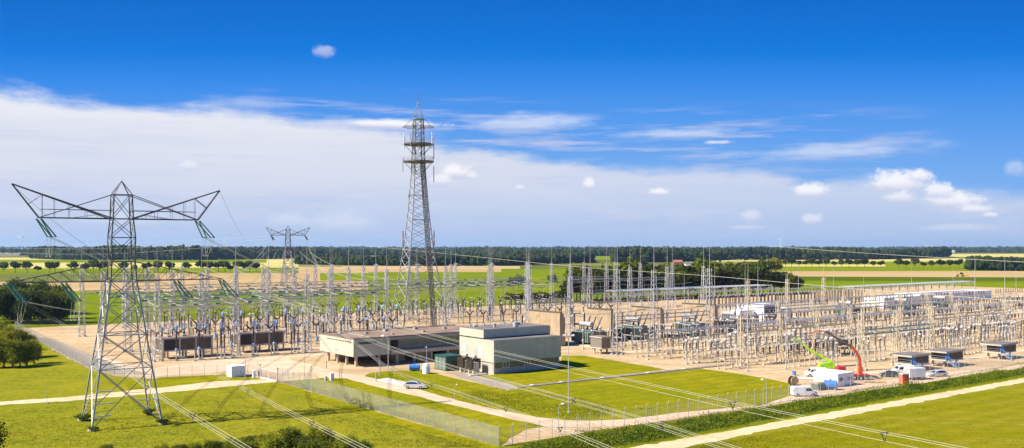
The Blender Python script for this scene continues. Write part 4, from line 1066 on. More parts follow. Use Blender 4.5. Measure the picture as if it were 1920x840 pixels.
# thin lightning masts
mr = empty('lightning_mast', (0, 0, 0), 0, None, 'lightning mast')
b = MB(); b.box((0, 0, .15), (.9, .9, .3)); b.build('foot', M['concrete'], mr)
b = MB(); b.tube((0, 0, 0), (0, 0, 14), .15, 6, .1); b.tube((0, 0, 14), (0, 0, 23), .09, 5, .03); b.build('mast', M['steel_light'], mr)
lm = Proto(mr)
ML = [(1402, 697, 1.0, 'in the right yard above the corner of the big lawn'), (1474, 692, 1.02, 'left of the lime boom lift'), (1619, 655, .95, 'behind the red crane'), (1283, 640, .95, 'right of the third fire wall'), (1397, 585, 1, 'before the white container hall'), (1421, 600, 1.05, 'right before the white container hall'), (1497, 590, 1, 'right of the white container hall'), (1563, 600, 1, 'between the container hall and the long white hall'), (1709, 612, 1, 'before the long white hall'), (1787, 612, .95, 'above the second blue doored relay house'), (1828, 622, 1.2, 'tallest one above the space right of the second relay house'), (1884, 634, 1.15, 'just behind the rightmost relay house'), (1340, 575, 1, 'behind the last fire wall'), (1905, 585, .9, 'at the right frame edge')]
for (a, b_, s, w) in ML:
    lm.put(G(a, b_, .05), 0, 'thin tall lightning mast ' + w, 'thin lightning masts of the right yard', s)

# ================================================================ FIRE WALLS AND POWER TRANSFORMERS
for i, (u, v0, v1, h) in enumerate([(181, 214, 229, 10), (202, 214, 225, 10), (223.7, 213.5, 227, 9.6), (251, 214, 229, 9.6)]):
    root = empty('fire_wall', UV(u, v0, .05), AROT, ['tan concrete fire wall farthest left, just behind the control building', 'tan concrete fire wall second from the left above the small relay house', 'tan concrete fire wall third from the left with a thick right pillar', 'tan concrete fire wall farthest right next to the grey transformer'][i], 'fire wall', 'tan fire walls between the power transformers')
    b = MB(); L = v1 - v0; b.bx(-.25, .25, 0, L, 0, h); b.build('wall_panel', M['concrete_tan'], root)
    b = MB(); b.bx(-.4, .4, -.1, L + .1, h, h + .35); b.build('coping', M['dark_panel'], root)
    for y in (-.5, L / 3, 2 * L / 3, L):
        b = MB(); w = .9 if y < 0 else .28
        b.prism([(-w, 0), (w * 1.6, 0), (w * .7, h - .05), (-w, h - .05)], y, y + .55); b.build('buttress', M['concrete_tan'], root)
def make_transformer():
    r = empty('power_transformer', (0, 0, 0), 0, None, 'power transformer')
    b = MB(); b.bx(-6.5, 6.5, -5.5, 5.5, 0, .35); b.build('foundation', M['concrete'], r)
    b = MB(); b.bx(-4, 4, -1.9, 1.9, .6, 4.3); b.bx(-4.2, 4.2, -2.1, 2.1, 4.3, 4.5)
    for x in range(-3, 4): b.bx(x - .08, x + .08, -2.05, 2.05, .7, 4.3)
    b.build('tank', M['grey_green'], r)
    for s in (-1, 1):
        b = MB()
        for k in range(10): b.bx(-3.8 + k * .8, -3.4 + k * .8, s * 3.2 - .8, s * 3.2 + .8, 1.0, 3.9)
        b.tube((-3.8, s * 3.2, 3.95), (3.8, s * 3.2, 3.95), .14, 6); b.tube((-3.8, s * 3.2, .95), (3.8, s * 3.2, .95), .14, 6)
        b.build('radiator', M['grey_green'], r)
    b = MB(); b.lathe([(.1, 0), (.75, .15), (.75, 5.4), (.1, 5.55)], (-2.8, 1.2, 6.3), 12, 'x'); 
    for x in (-2, 2): b.tube((x, 1.2, 4.5), (x, 1.2, 5.7), .12, 5)
    b.build('conservator', M['steel'], r)
    for k in range(3):
        b = MB(); x = -2.4 + k * 2.2
        base = Vector((x, -.9, 4.5)); d = Vector((.12 * (k - 1), -.45, 1)).normalized()
        b.tube(base, base + d * 1.0, .34, 8, .26)
        for i in range(9):
            p = base + d * (1.0 + i * .38); b.tube(p, p + d * .25, .3 - i * .012, 8, .2)
        b.build('bushing', M['brown_ins'], r)
        b = MB(); p = base + d * 4.5; b.tube(p, p + d * .5, .12, 6); b.build('terminal', M['steel_light'], r)
    for k in range(3):
        b = MB(); x = 1.2 + k * .9
        for i in range(4): b.tube((x, 1.2 - .0, 4.5 + i * .35), (x, 1.35, 4.75 + i * .35), .17, 6, .12)
        b.build('small_bushing', M['brown_ins'], r)
    b = MB(); b.bx(4.3, 5.0, -1, 1, .5, 2.6); b.build('control_cabinet', M['white_dirty'], r)
    return Proto(r)
tr = make_transformer()
for (u, v, s, w) in ((191.5, 213, 1.0, 'between the first two fire walls'), (212.5, 214, 1.05, 'between the second and third fire walls'), (237, 212, 1.05, 'between the third and fourth fire walls'), (262, 216, 1, 'right of the last fire wall'), (352, 228, 1.0, 'before the left end of the long white hall'), (385, 222, 1.05, 'before the middle of the long white hall'), (418, 222, 1.05, 'before the right end of the long white hall')):
    tr.put(UV(u, v, .05), AROT + R(90), 'grey green oil transformer with brown bushings ' + w, 'large oil transformers', s)

# ================================================================ BUILDINGS
def house(name, loc, label, cat='building', group=None, rz=AROT): return empty(name, loc, rz, label, cat, group)
# control building: near corner at local (0,0); x to the right, y away
r_ = house('control_building', UV(128.2, 175.9, .06), 'cream and grey two part control building with flat roof in the middle of the site')
b = MB(); b.bx(0, 20.6, 0, 14.4, 2.7, 7.9); b.build('wall', M['cladding'], r_, )
b = MB(); b.bx(.25, 20.35, .35, 14.15, 0, 2.7); b.build('plinth_wall', M['concrete'], r_)
b = MB(); b.bx(.3, 20.3, 4.0, 14.1, 7.9, 8.2); b.build('shadow_gap', M['dark'], r_)
b = MB(); b.bx(.0, 20.6, 4.2, 14.4, 8.2, 10.1); b.build('upper_storey', M['cladding'], r_)
b = MB(); b.bx(.15, 20.45, 4.35, 14.25, 10.1, 10.22); rf = b.build('roof', M['roof_grey'], r_)
b = MB(); b.bx(.15, 20.45, .15, 3.95, 7.9, 7.98); b.build('terrace_roof', M['roof_grey'], r_)
b = MB(); b.lathe([(.35, 0), (.35, .7), (.5, .75), (.5, .95)], (6, 8, 10.22), 8); b.build('roof_vent', M['steel_light'], rf)
for (x, y, d) in ((11, 6, .8), (15, 11, 1.2), (3, 12, .7)):
    b = MB(); b.box((x, y, 10.22 + d * .25), (d * 1.3, d, d * .5)); b.build('roof_unit', M['steel'], rf)
b = MB(); b.bx(-.02, .03, .3, .42, .1, 7.8); b.build('downpipe', M['steel'], r_)
for y in (3.6, 7.2, 10.8):
    b = MB(); b.bx(-.014, 0, y, y + .03, 2.75, 7.85); b.build('cladding_joint', M['cladding_grey'], r_)
b = MB(); b.bx(.19, .247, 9.2, 10.4, .05, 2.3); b.build('door', M['steel'], r_)
for k in range(9):
    x0 = .7 + k * 2.15; w = 1.9
    f = MB(); f.bx(x0, x0 + w, .28, .36, 1.35, 1.42); f.bx(x0, x0 + w, .28, .36, 2.6, 2.68); f.bx(x0, x0 + .08, .28, .36, 1.42, 2.6); f.bx(x0 + w - .08, x0 + w, .28, .36, 1.42, 2.6)
    if k % 3 == 1: f.bx(x0 + w / 2 - .04, x0 + w / 2 + .04, .28, .36, 1.42, 2.6)
    fr = f.build('window', M['white'] if k in (1, 4) else M['steel_dark'], r_)
    q = MB(); q.bx(x0 + .08, x0 + w - .08, .32, .348, 1.42, 2.6); q.build('pane', M['glass'], fr)
for (y0, z0, h) in ((11.6, 4.6, 1.6), (4.9, 4.0, 1.9)):
    b = MB(); b.bx(-.06, .0, y0, y0 + 1.3, z0, z0 + h); b.build('louvre', M['white'], r_)
for k in range(1, 8):
    b = MB(); b.bx(k * 2.6 - .02, k * 2.6 + .02, -.012, .0, 2.72, 7.86); b.build('cladding_joint', M['cladding_grey'], r_)
# long building on stilts: near corner local (0,0)
r_ = house('long_office_building', UV(107.8, 207, .06), 'long low building on concrete stilts with flat brown roof and a balcony')
b = MB(); b.bx(0, 10.4, 0, 19, 2.6, 6.9); b.build('wall', M['cladding'], r_)
b = MB(); b.bx(10.4, 43, 2.6, 19, 2.6, 6.9); b.build('recessed_wall', M['cladding_grey'], r_)
b = MB(); b.bx(-.05, 43, -.05, 19.05, 6.9, 7.05); rf = b.build('roof', M['roof_brown'], r_)
b = MB(); b.bx(10.4, 43, .0, 2.6, 6.2, 6.9); b.build('canopy', M['cladding_grey'], r_)
for (y0, y1) in ((-.08, .12), (18.9, 19.08)):
    b = MB(); b.bx(-.08, 43, y0, y1, 7.05, 7.2); b.build('roof_edge', M['steel_dark'], rf)
b = MB(); b.bx(6, 6.3, 3, 14, 7.05, 7.12); b.build('roof_seam', M['concrete'], rf)
for (x, y, d) in ((4, 15, .9), (10, 12, .7), (17, 14, 1.1), (24, 6, .8), (27, 15, 1.0), (34, 11, .9), (14, 5, .6)):
    b = MB(); b.box((x, y, 7.05 + d * .3), (d, d, d * .6)); b.build('roof_vent', M['steel'], rf)
for x in (3.4, 6.9):
    b = MB(); b.bx(x, x + .03, -.012, 0, 2.7, 6.85); b.build('cladding_joint', M['cladding_grey'], r_)
for y in (4.7, 9.4, 14.1):
    b = MB(); b.bx(-.012, 0, y, y + .03, 2.7, 5.9); b.build('cladding_joint', M['cladding_grey'], r_)
b = MB(); b.bx(10.6, 41, -.2, 2.55, 2.5, 3.4); b.build('balcony', M['concrete'], r_)
b = MB()
for k in range(0, 31): b.tube((10.6 + k, -.1, 3.4), (10.6 + k, -.1, 4.3), .025, 4)
b.tube((10.6, -.1, 4.3), (41, -.1, 4.3), .035, 4); b.build('balcony_railing', M['steel_light'], r_)
for k in range(8):
    x0 = 17.5 + k * 2.2; f = MB(); f.bx(x0, x0 + 2.1, 2.52, 2.598, 4.0, 6.1)
    fr = f.build('window', M['white_dirty'] if k < 6 else M['cladding_grey'], r_)
    q = MB(); q.bx(x0 + .1, x0 + 2.0, 2.48, 2.518, 4.1, 6.0); q.build('pane', M['glass_green'], fr)
for (x0, x1) in ((11.5, 14.2), (36, 39.5)):
    b = MB(); b.bx(x0, x1, 2.54, 2.598, 3.4, 6.1); b.build('dark_doorway', M['dark'], r_)
for k in range(11):
    b = MB(); y = 1.2 + k * 1.25; b.bx(-.03, -.002, y, y + .85, 6.05, 6.3); b.build('slot_window', M['dark'], r_)
b = MB(); b.bx(.4, 6.5, -.03, -.002, 5.6, 6.2); b.build('strip_window', M['glass'], r_)
b = MB(); b.bx(-.04, -.002, 8.6, 10.4, 3.4, 3.75); b.build('nameplate', M['steel'], r_)
for (x, y) in [(1.2, 1.2), (1.2, 6.2), (1.2, 11.2), (1.2, 16.5)] + [(7.5 + k * 5.2, .8) for k in range(7)]:
    b = MB(); b.bx(x, x + .55, y, y + .55, 0, 2.55); b.build('stilt', M['concrete'], r_)
b = MB(); b.bx(15, 17.5, 4.5, 16, 0, 2.58); b.bx(20.5, 24, 2.8, 16, 0, 2.58); b.bx(32, 42, 5, 17, 0, 2.58); b.build('ground_floor_block', M['concrete'], r_)
b = MB(); b.bx(4, 41, 12.5, 18, .0, 2.56); b.build('ground_floor_rear', M['dark_panel'], r_)
b = MB(); b.bx(11.8, 12.9, 4.2, 4.3, .0, 2.1); b.build('entrance_door', M['red'], r_)

def relay_house(u, v, L, W, zb, zt, label, blue=False, wallm='grey_panel', slabm='concrete', group='small relay houses on stilts'):
    r_ = house('relay_house', UV(u, v, .06), label, 'relay house', group)
    if blue:
        b = MB(); b.bx(2.2, L, .1, W - .1, zb + .35, zt - .35); b.build('wall', M['dark_panel'], r_)
        b = MB(); b.bx(-.5, L + .3, -.3, W + .3, zt - .35, zt); b.build('roof_slab', M['concrete'], r_)
        b = MB(); b.bx(-.35, L + .15, -.15, W + .15, zt, zt + .1); b.build('roof', M['roof_grey'], r_)
        b = MB(); b.bx(-.1, L, 0, W, zb, zb + .3); b.build('deck', M['concrete'], r_)
        b = MB(); b.bx(2.12, 2.2, .9, 2.1, zb + .32, zb + 2.4); d = b.build('door', M['blue'], r_)
        b = MB(); b.bx(.3, 2.0, .15, .25, zb + .32, zt - .4); b.build('blue_screen', M['blue'], r_)
        b = MB()
        for y in (.15, W - .15):
            b.tube((.0, y, zb + .3), (.0, y, zb + 1.3), .03, 4)
        for z in (.7, 1.2): b.tube((0, .1, zb + z), (0, W - .1, zb + z), .03, 4)
        b.build('railing', M['steel_light'], r_)
        b = MB()
        for k in range(7): b.box((.9, -.25 - k * .34, zb + .1 - k * .23), (1.0, .32, .06))
        for x in (.4, 1.4):
            b.tube((x, 0, zb + .1), (x, -2.6, .05), .06, 4); b.tube((x, 0, zb + 1.2), (x, -2.6, 1.1), .035, 4)
            for k in range(4): b.tube((x, -.3 - k * .7, zb - k * .42), (x, -.3 - k * .7, zb + 1.0 - k * .42), .03, 4)
        b.build('stair', M['blue_light'], r_)
        b = MB(); b.bx(L * .62 - .02, L * .62 + .02, .06, .098, zb + .35, zt - .35); b.build('wall_joint', M['steel'], r_)
    else:
        b = MB(); b.bx(0, L, 0, W, zb + .3, zt - .3); b.build('wall', M[wallm], r_)
        b = MB(); b.bx(-.2, L + .2, -.2, W + .2, zt - .3, zt); b.build('roof_slab', M['white_dirty'] if slabm == 'concrete' else M[slabm], r_)  # pale tone is the roof slab's own colour
        b = MB(); b.bx(-.1, L + .1, -.1, W + .1, zt, zt + .08); b.build('roof', M['roof_brown'], r_)
        b = MB(); b.bx(-.15, L + .15, -.15, W + .15, zb, zb + .3); b.build('deck', M['concrete'], r_)
        if L > 10:
            for k in range(4):
                b = MB(); x = (L - .45) * k / 3; b.bx(x, x + .45, -.28, -.03, 0, zt - .3); b.build('frame_column', M['concrete'], r_)
            b = MB(); b.bx(.5, L * .3, -.1, -.02, zb + .5, zt - .6); b.build('open_bay', M['dark'], r_)
            for k in range(3):
                b = MB(); b.box((2.5 + k * 4, W / 2, zt + .3), (1.0, 1.0, .45)); b.build('roof_vent', M['steel'], r_)
    n = max(2, int(L / 5) + 1)
    for k in range(n):
        for y in (W * .2, W * .75):
            b = MB(); x = L * .12 + (L * .72) * k / (n - 1); b.bx(x, x + .4, y, y + .4, 0, zb); b.build('stilt', M['concrete'], r_)
relay_house(176, 190.6, 3.4, 4.6, 1.5, 4.8, 'small tan relay house on stilts right of the control building')
relay_house(211.6, 119.7, 8, 5, 1.4, 3.7, 'flat roofed relay house with blue door behind the parked dark car', True)
relay_house(225, 118.2, 8.4, 5.2, 1.5, 3.9, 'middle flat roofed relay house with blue stair behind the silver car', True)
relay_house(252, 117.5, 8.6, 5, 1.6, 4.0, 'rightmost flat roofed relay house with blue stair near the right edge', True)
relay_house(75, 252.5, 13.5, 5, 2.0, 5.6, 'wide dark open relay house nearest to the big pylon', wallm='dark_panel', group='dark relay houses under the first gantry')
relay_house(96.6, 254.5, 13.5, 5, 2.0, 5.6, 'wide dark relay house left of the long building', wallm='dark_panel', group='dark relay houses under the first gantry')
relay_house(228, 150, 4, 3, 1.4, 4.4, 'small tan relay house amid the right yard below the transformer', slabm='concrete')
# white halls
def hall(u, v, L, W, h, label, roofm='white'):
    r_ = house('white_hall', UV(u, v, .06), label, 'hall', 'white halls in the yard')
    b = MB(); b.bx(0, L, 0, W, 0, h); b.build('wall', M['white'], r_)
    b = MB(); b.bx(-.15, L + .15, -.15, W + .15, h, h + .25); b.build('roof', M[roofm], r_)
    b = MB(); b.bx(L * .3, L * .3 + 2, -.05, -.004, .05, min(3, h * .7)); d = b.build('door', M['steel'], r_)
    return r_
hall(292, 236, 8, 6, 4.6, 'low white hall left of the container hall with the grey gable')
hc = hall(301, 232, 11, 9, 6.8, 'tall white container hall with dark grey opening')
b = MB(); b.bx(.6, 10.4, -.09, -.06, 2.2, 6.4); b.build('grey_gate', M['steel_dark'], hc)
b = MB(); b.bx(4.2, 6.2, -.14, -.095, 3.6, 5.2); b.build('louvre', M['dark'], hc)
hall(314, 238, 13, 7, 4.4, 'low white hall right of the container hall')
hall(417, 250, 33, 12, 4.9, 'long bright white hall at the rear right')
hall(471, 262, 79, 14, 4.4, 'long white hall farthest right behind the transformers')
hall(330, 262, 10, 7, 4.5, 'small white hall half hidden behind the busbars')
# green substation box
r_ = house('substation_box', UV(122.4, 187.4, .06), 'dark green substation box left of the control building', 'substation box')
b = MB(); b.bx(0, 4.6, 0, 5.2, 0, 3.4); b.build('wall', M['oil_green'], r_)
b = MB(); b.bx(-.12, 4.72, -.12, 5.32, 3.4, 3.6); b.build('roof', M['oil_green'], r_)
for k in range(3):
    b = MB(); b.bx(-.05, -.004, .4 + k * 1.55, 1.7 + k * 1.55, .2, 3.1); b.build('door', M['grey_green'], r_)
b = MB(); b.bx(1.4, 3.2, -.04, -.004, 1.2, 2.4); b.build('louvre', M['dark'], r_)
def make_small_tr():
    r = empty('distribution_transformer', (0, 0, 0), 0, None, 'distribution transformer')
    b = MB(); b.bx(-1.1, 1.1, -.7, .7, .9, 2.4); b.build('tank', M['white_dirty'], r)
    for s in (-1, 1):
        b = MB()
        for k in range(7): b.bx(-1 + k * .3, -.9 + k * .3, s * .7, s * 1.25, 1.0, 3.2)
        b.build('radiator', M['dark_panel'], r)
    b = MB(); b.lathe([(.1, 0), (.38, .05), (.38, 1.8), (.1, 1.85)], (-.9, 0, 3.6), 10, 'x'); b.build('conservator', M['white_dirty'], r)
    for k in range(3):
        b = MB(); shed(b, -.7 + k * .7, 0, 2.4, 3.3, .12, 6); b.build('bushing', M['brown_ins'], r)
    b = MB()
    for x in (-.8, .8): b.bx(x - .2, x + .2, -.7, .7, 0, .9)
    b.build('foot', M['concrete'], r)
    return Proto(r)
st = make_small_tr()
st.put(UV(125.6, 184.2, .06), AROT + R(90), 'small transformer beside the green substation box, farther of the pair', 'pair of small transformers', 1.1)
st.put(UV(125.6, 180.6, .06), AROT + R(90), 'small transformer before the lit wall of the control building, nearer of the pair', 'pair of small transformers', 1.1)
b = MB(); b.bx(0, 5, 0, 1.0, 0, .25); o = b.build('cable_trench_cover', M['concrete'], None); o.location = UV(122, 176.6, .12); o.rotation_euler = (0, 0, AROT); tag(o, 'short concrete trench cover before the pair of small transformers', 'trench cover')
# concrete cable duct across the lawns
p, q = G(966, 728), G(1392, 682); L = (q - p).length; a = math.atan2((q - p).y, (q - p).x)
r_ = empty('cable_duct', (p.x, p.y, .08), a, 'long narrow concrete cable duct crossing the lawns from the footpath', 'cable duct')
b = MB(); b.bx(0, L, -.65, -.45, 0, .22); b.bx(0, L, .45, .65, 0, .22); b.build('kerb', M['concrete'], r_)
b = MB(); b.bx(0, L, -.45, .45, 0, .15); b.build('lid', M['asphalt'], r_)
for k in (4, 12, 24, 38, 50):
    b = MB(); b.bx(k, k + .9, -.5, .5, .22, .3); b.build('inspection_cover', M['slab'], r_)

# ================================================================ FENCES
def fence(label, pts, step, h, wires, vstep, rp=.05, rw=.012, postm='white_dirty', wirem='steel_light', angled=True, group='perimeter fences'):
    root = empty('wire_fence', pts[0], 0, label, 'fence', group)
    O = Vector(pts[0]); w = MB(); tot = sum((b - a).length for a, b in zip(pts, pts[1:])); n = int(tot / step)
    s_ = max(1.0, tot / 96 / step)
    pm = None
    for a, b in zip(pts, pts[1:]):
        d = b - a; L = d.length; d.normalize(); k = max(1, round(L / (step * s_)))
        for i in range(k + (1 if b is pts[-1] else 0)):
            p = a + (b - a) * (i / k) - O
            if pm is None:
                m_ = MB(); m_.tube((0, 0, -.05), (0, 0, h + .1), rp, 5)
                if angled: m_.tube((0, 0, h + .1), (.0, -.3, h + .5), rp * .8, 4)
                pm = m_.build('post', M[postm], root); o = pm
            else: o = pm.copy(); COL.objects.link(o); o.parent = root
            o.location = p; o.rotation_euler = (0, 0, math.atan2(d.y, d.x))
        for i in range(wires): 
            z = .1 + (h - .1) * i / (wires - 1); w.tube(a - O + Vector((0, 0, z)), b - O + Vector((0, 0, z)), rw, 3, caps=False)
        if vstep:
            k2 = int(L / vstep)
            for i in range(k2):
                p = a + (b - a) * (i / k2) - O; w.tube(p + Vector((0, 0, .1)), p + Vector((0, 0, h)), rw * .8, 3, caps=False)
    w.build('wire_mesh', M[wirem], root)
fence('tall close meshed wire fence running from the gate down to the bottom edge', [G(520, 716), G(700, 769.5), UV(82.5, 112.2)], 3.0, 3.0, 24, .25, .05, .0145)
fence('long fence with white posts along the ditch on the right', [UV(82.5, 112), UV(240, 110.6), UV(262, 110.4)], 2.6, 2.9, 14, .45, .055, .012)
fence('fence along the left edge of the gravel yard behind the big pylon', [G(28, 615), G(120, 668), G(167, 693), G(215, 706), G(290, 712), G(360, 708), G(430, 703), G(484, 703)], 3.0, 2.6, 12, .4, .05, .012, 'steel', 'steel')
fence('dark fence along the back left edge of the yard', [G(28, 614.5), UV(160, 381)], 4, 2.8, 12, .5, .06, .03, 'steel_dark', 'steel_dark')
fence('fence along the back edge of the yard before the green fields', [UV(160, 381), UV(470, 381)], 5, 2.8, 10, .8, .06, .03, 'steel', 'steel')
# sliding gate
a_, b_ = G(489, 710), G(519, 717.5); a = math.atan2((b_ - a_).y, (b_ - a_).x); L = (b_ - a_).length
r_ = empty('sliding_gate', (a_.x, a_.y, .06), a, 'white framed sliding gate closing the farm track entrance', 'gate')
b = MB(); b.tube((0, 0, .25), (L, 0, .25), .16, 4); b.tube((0, 0, 2.3), (L, 0, 2.3), .05, 4)
for k in (0, .5, 1): b.tube((L * k, 0, .2), (L * k, 0, 2.4), .07, 4)
b.build('gate_frame', M['white'], r_)
b = MB()
for k in range(int(L / .18)): b.tube((k * .18, 0, .3), (k * .18, 0, 2.3), .012, 3)
b.build('gate_bars', M['steel_light'], r_)
for x in (-.4, L + .4):
    b = MB(); b.tube((x, 0, 0), (x, 0, 3.1), .1, 5); b.box((x, 0, 3.15), (.35, .35, .2)); b.build('gate_post', M['steel'], r_)

# ================================================================ POLES, LAMPS, CABINETS, TANKS
def pole(loc, h, label, r=.09, top=True, m='steel_light', name='flood_light_mast', cat='light mast'):
    r_ = empty(name, loc, 0, label, cat)
    b = MB(); b.tube((0, 0, 0), (0, 0, h), r, 6, r * .6); b.box((0, 0, .1), (.5, .5, .2)); b.build('mast', M[m], r_)
    if top:
        b = MB(); b.box((0, 0, h), (1.9, .12, .12)); b.build('crossbar', M[m], r_)
        for x in (-.8, .8):
            b = MB(); b.box((x, -.2, h + .1), (.5, .35, .28)); b.build('floodlight', M['white'], r_)
pole(G(1066, 775), 14, 'tall floodlight mast with crossbar on the big lawn right of the control building', .1)
pole(G(88, 757), 3.6, 'thin marker pole beside the farm track left of the pylon', .04, False, 'steel', 'marker_pole', 'pole')
pole(G(460, 711), 6.0, 'cream pole standing beside the white site cabinet', .1, False, 'wire_pale', 'plain_pole', 'pole')
pole(G(571, 713), 11.5, 'thin dark flag pole behind the gate', .035, False, 'steel_dark', 'plain_pole', 'pole')
lr = empty('street_lamp', (0, 0, 0), 0, None, 'street lamp')
b = MB(); b.tube((0, 0, 0), (0, 0, 5.0), .075, 6, .05); b.poly([(0, 0, 5.0), (-.15, 0, 5.35), (-.6, 0, 5.55)], .05, 5); b.build('lamp_post', M['steel_light'], lr)
b = MB(); b.lathe([(.05, 0), (.17, .08), (.17, .5), (.06, .62)], (-1.15, 0, 5.55), 7, 'x'); b.build('lamp_head', M['lens'], lr)
lp = Proto(lr)
for (a, b_, h, w, rz) in ((1047, 810, 4.5, 'on the outer verge of the road bend', 180), (852, 752, 3.2, 'between the car and the bend', 180), (728, 696, 8.4, 'before the long building', 0), (800, 690, 5.2, 'beside the white tank', 90), (1437, 762, 5.0, 'at the right end of the big lawn', 0)):
    lp.put(G(a, b_, .06), R(rz), 'slim grey street lamp ' + w, 'street lamps along the inner road', h / 5.5)
def cabinet(name, loc, d, label, m='white', rz=AROT, doors=2, cat='cabinet'):
    r_ = empty(name, loc, rz, label, cat)
    b = MB(); b.bx(-d[0] / 2, d[0] / 2, -d[1] / 2, d[1] / 2, .1, d[2]); b.build('casing', M[m], r_)
    b = MB(); b.bx(-d[0] / 2 - .06, d[0] / 2 + .06, -d[1] / 2 - .06, d[1] / 2 + .06, d[2], d[2] + .1); b.build('lid', M[m], r_)
    b = MB(); b.bx(-d[0] / 2 - .05, d[0] / 2 + .05, -d[1] / 2 - .05, d[1] / 2 + .05, 0, .1); b.build('plinth', M['concrete'], r_)
    for k in range(doors):
        w = d[0] / doors; b = MB(); x = -d[0] / 2 + k * w
        b.bx(x + .06, x + w - .06, -d[1] / 2 - .03, -d[1] / 2 - .003, .2, d[2] - .1); dr = b.build('door', M[m], r_)
        b = MB(); b.bx(x + w - .2, x + w - .14, -d[1] / 2 - .06, -d[1] / 2 - .032, d[2] * .45, d[2] * .6); b.build('handle', M['dark'], dr)
cabinet('site_cabinet', G(443, 706), (3.4, 3.0, 2.5), 'white container cabinet on the grass left of the gate', doors=3)
cabinet('kiosk', G(622, 714), (.8, .7, 1.6), 'slim white kiosk standing on the lawn behind the close meshed fence', doors=1)
cabinet('kiosk', G(611, 714), (.5, .5, .9), 'small tan kiosk left of the white one on the lawn', 'concrete', doors=1)
cabinet('control_box', G(476, 709), (.5, .5, 1.6), 'narrow white post box beside the cream pole', doors=1)
cabinet('control_box', G(486, 706), (.9, .6, 1.2), 'grey control box just left of the gate', 'steel', doors=1)
def tank(name, loc, r, L, label, m, rz, mm='steel'):
    r_ = empty(name, loc, rz, label, 'tank')
    b = MB(); b.lathe([(.05, -.18), (r * .7, -.1), (r, .08), (r, L - .08), (r * .7, L + .1), (.05, L + .18)], (-L / 2, 0, r + .15), 16, 'x'); b.build('shell', M[m], r_, smooth=False)
    for x in (-L * .3, L * .3):
        b = MB(); b.bx(x - .12, x + .12, -r * .8, r * .8, 0, .45); b.build('saddle', M[mm], r_)
    b = MB(); b.tube((0, 0, 2 * r + .1), (0, 0, 2 * r + .4), .2, 8); b.build('manhole', M[m], r_)
tank('water_tank', G(777, 696), .75, 2.4, 'horizontal blue tank on the lawn before the long building', 'blue', R(5))
tank('water_tank', G(1557, 731), .95, 2.6, 'big blue tank lying before the white site containers', 'blue', R(-20))
r_ = empty('upright_tank', G(799, 701), R(10), 'upright white tank with blue fitting on the lawn beside the blue tank', 'tank')
b = MB(); b.lathe([(.85, 0), (.85, 1.9), (.6, 2.4), (.15, 2.6)], (0, 0, 0), 14); b.build('shell', M['white'], r_)
b = MB(); b.box((.5, -.75, 1.0), (.7, .4, 1.0)); b.build('pump', M['blue_light'], r_)
for (a, b_, h, w) in ((712, 704, 2.8, 'before the stilts of the long building'), (583, 697, 1.3, 'on the gravel behind the gate'), (612, 691, 1.8, 'under the left end of the long building'), (705, 716, 2.0, 'at the corner of the parking slab')):
    cabinet('marker_post', G(a, b_), (.18, .18, h), 'thin upright marker post ' + w, 'steel', doors=0, cat='marker post')

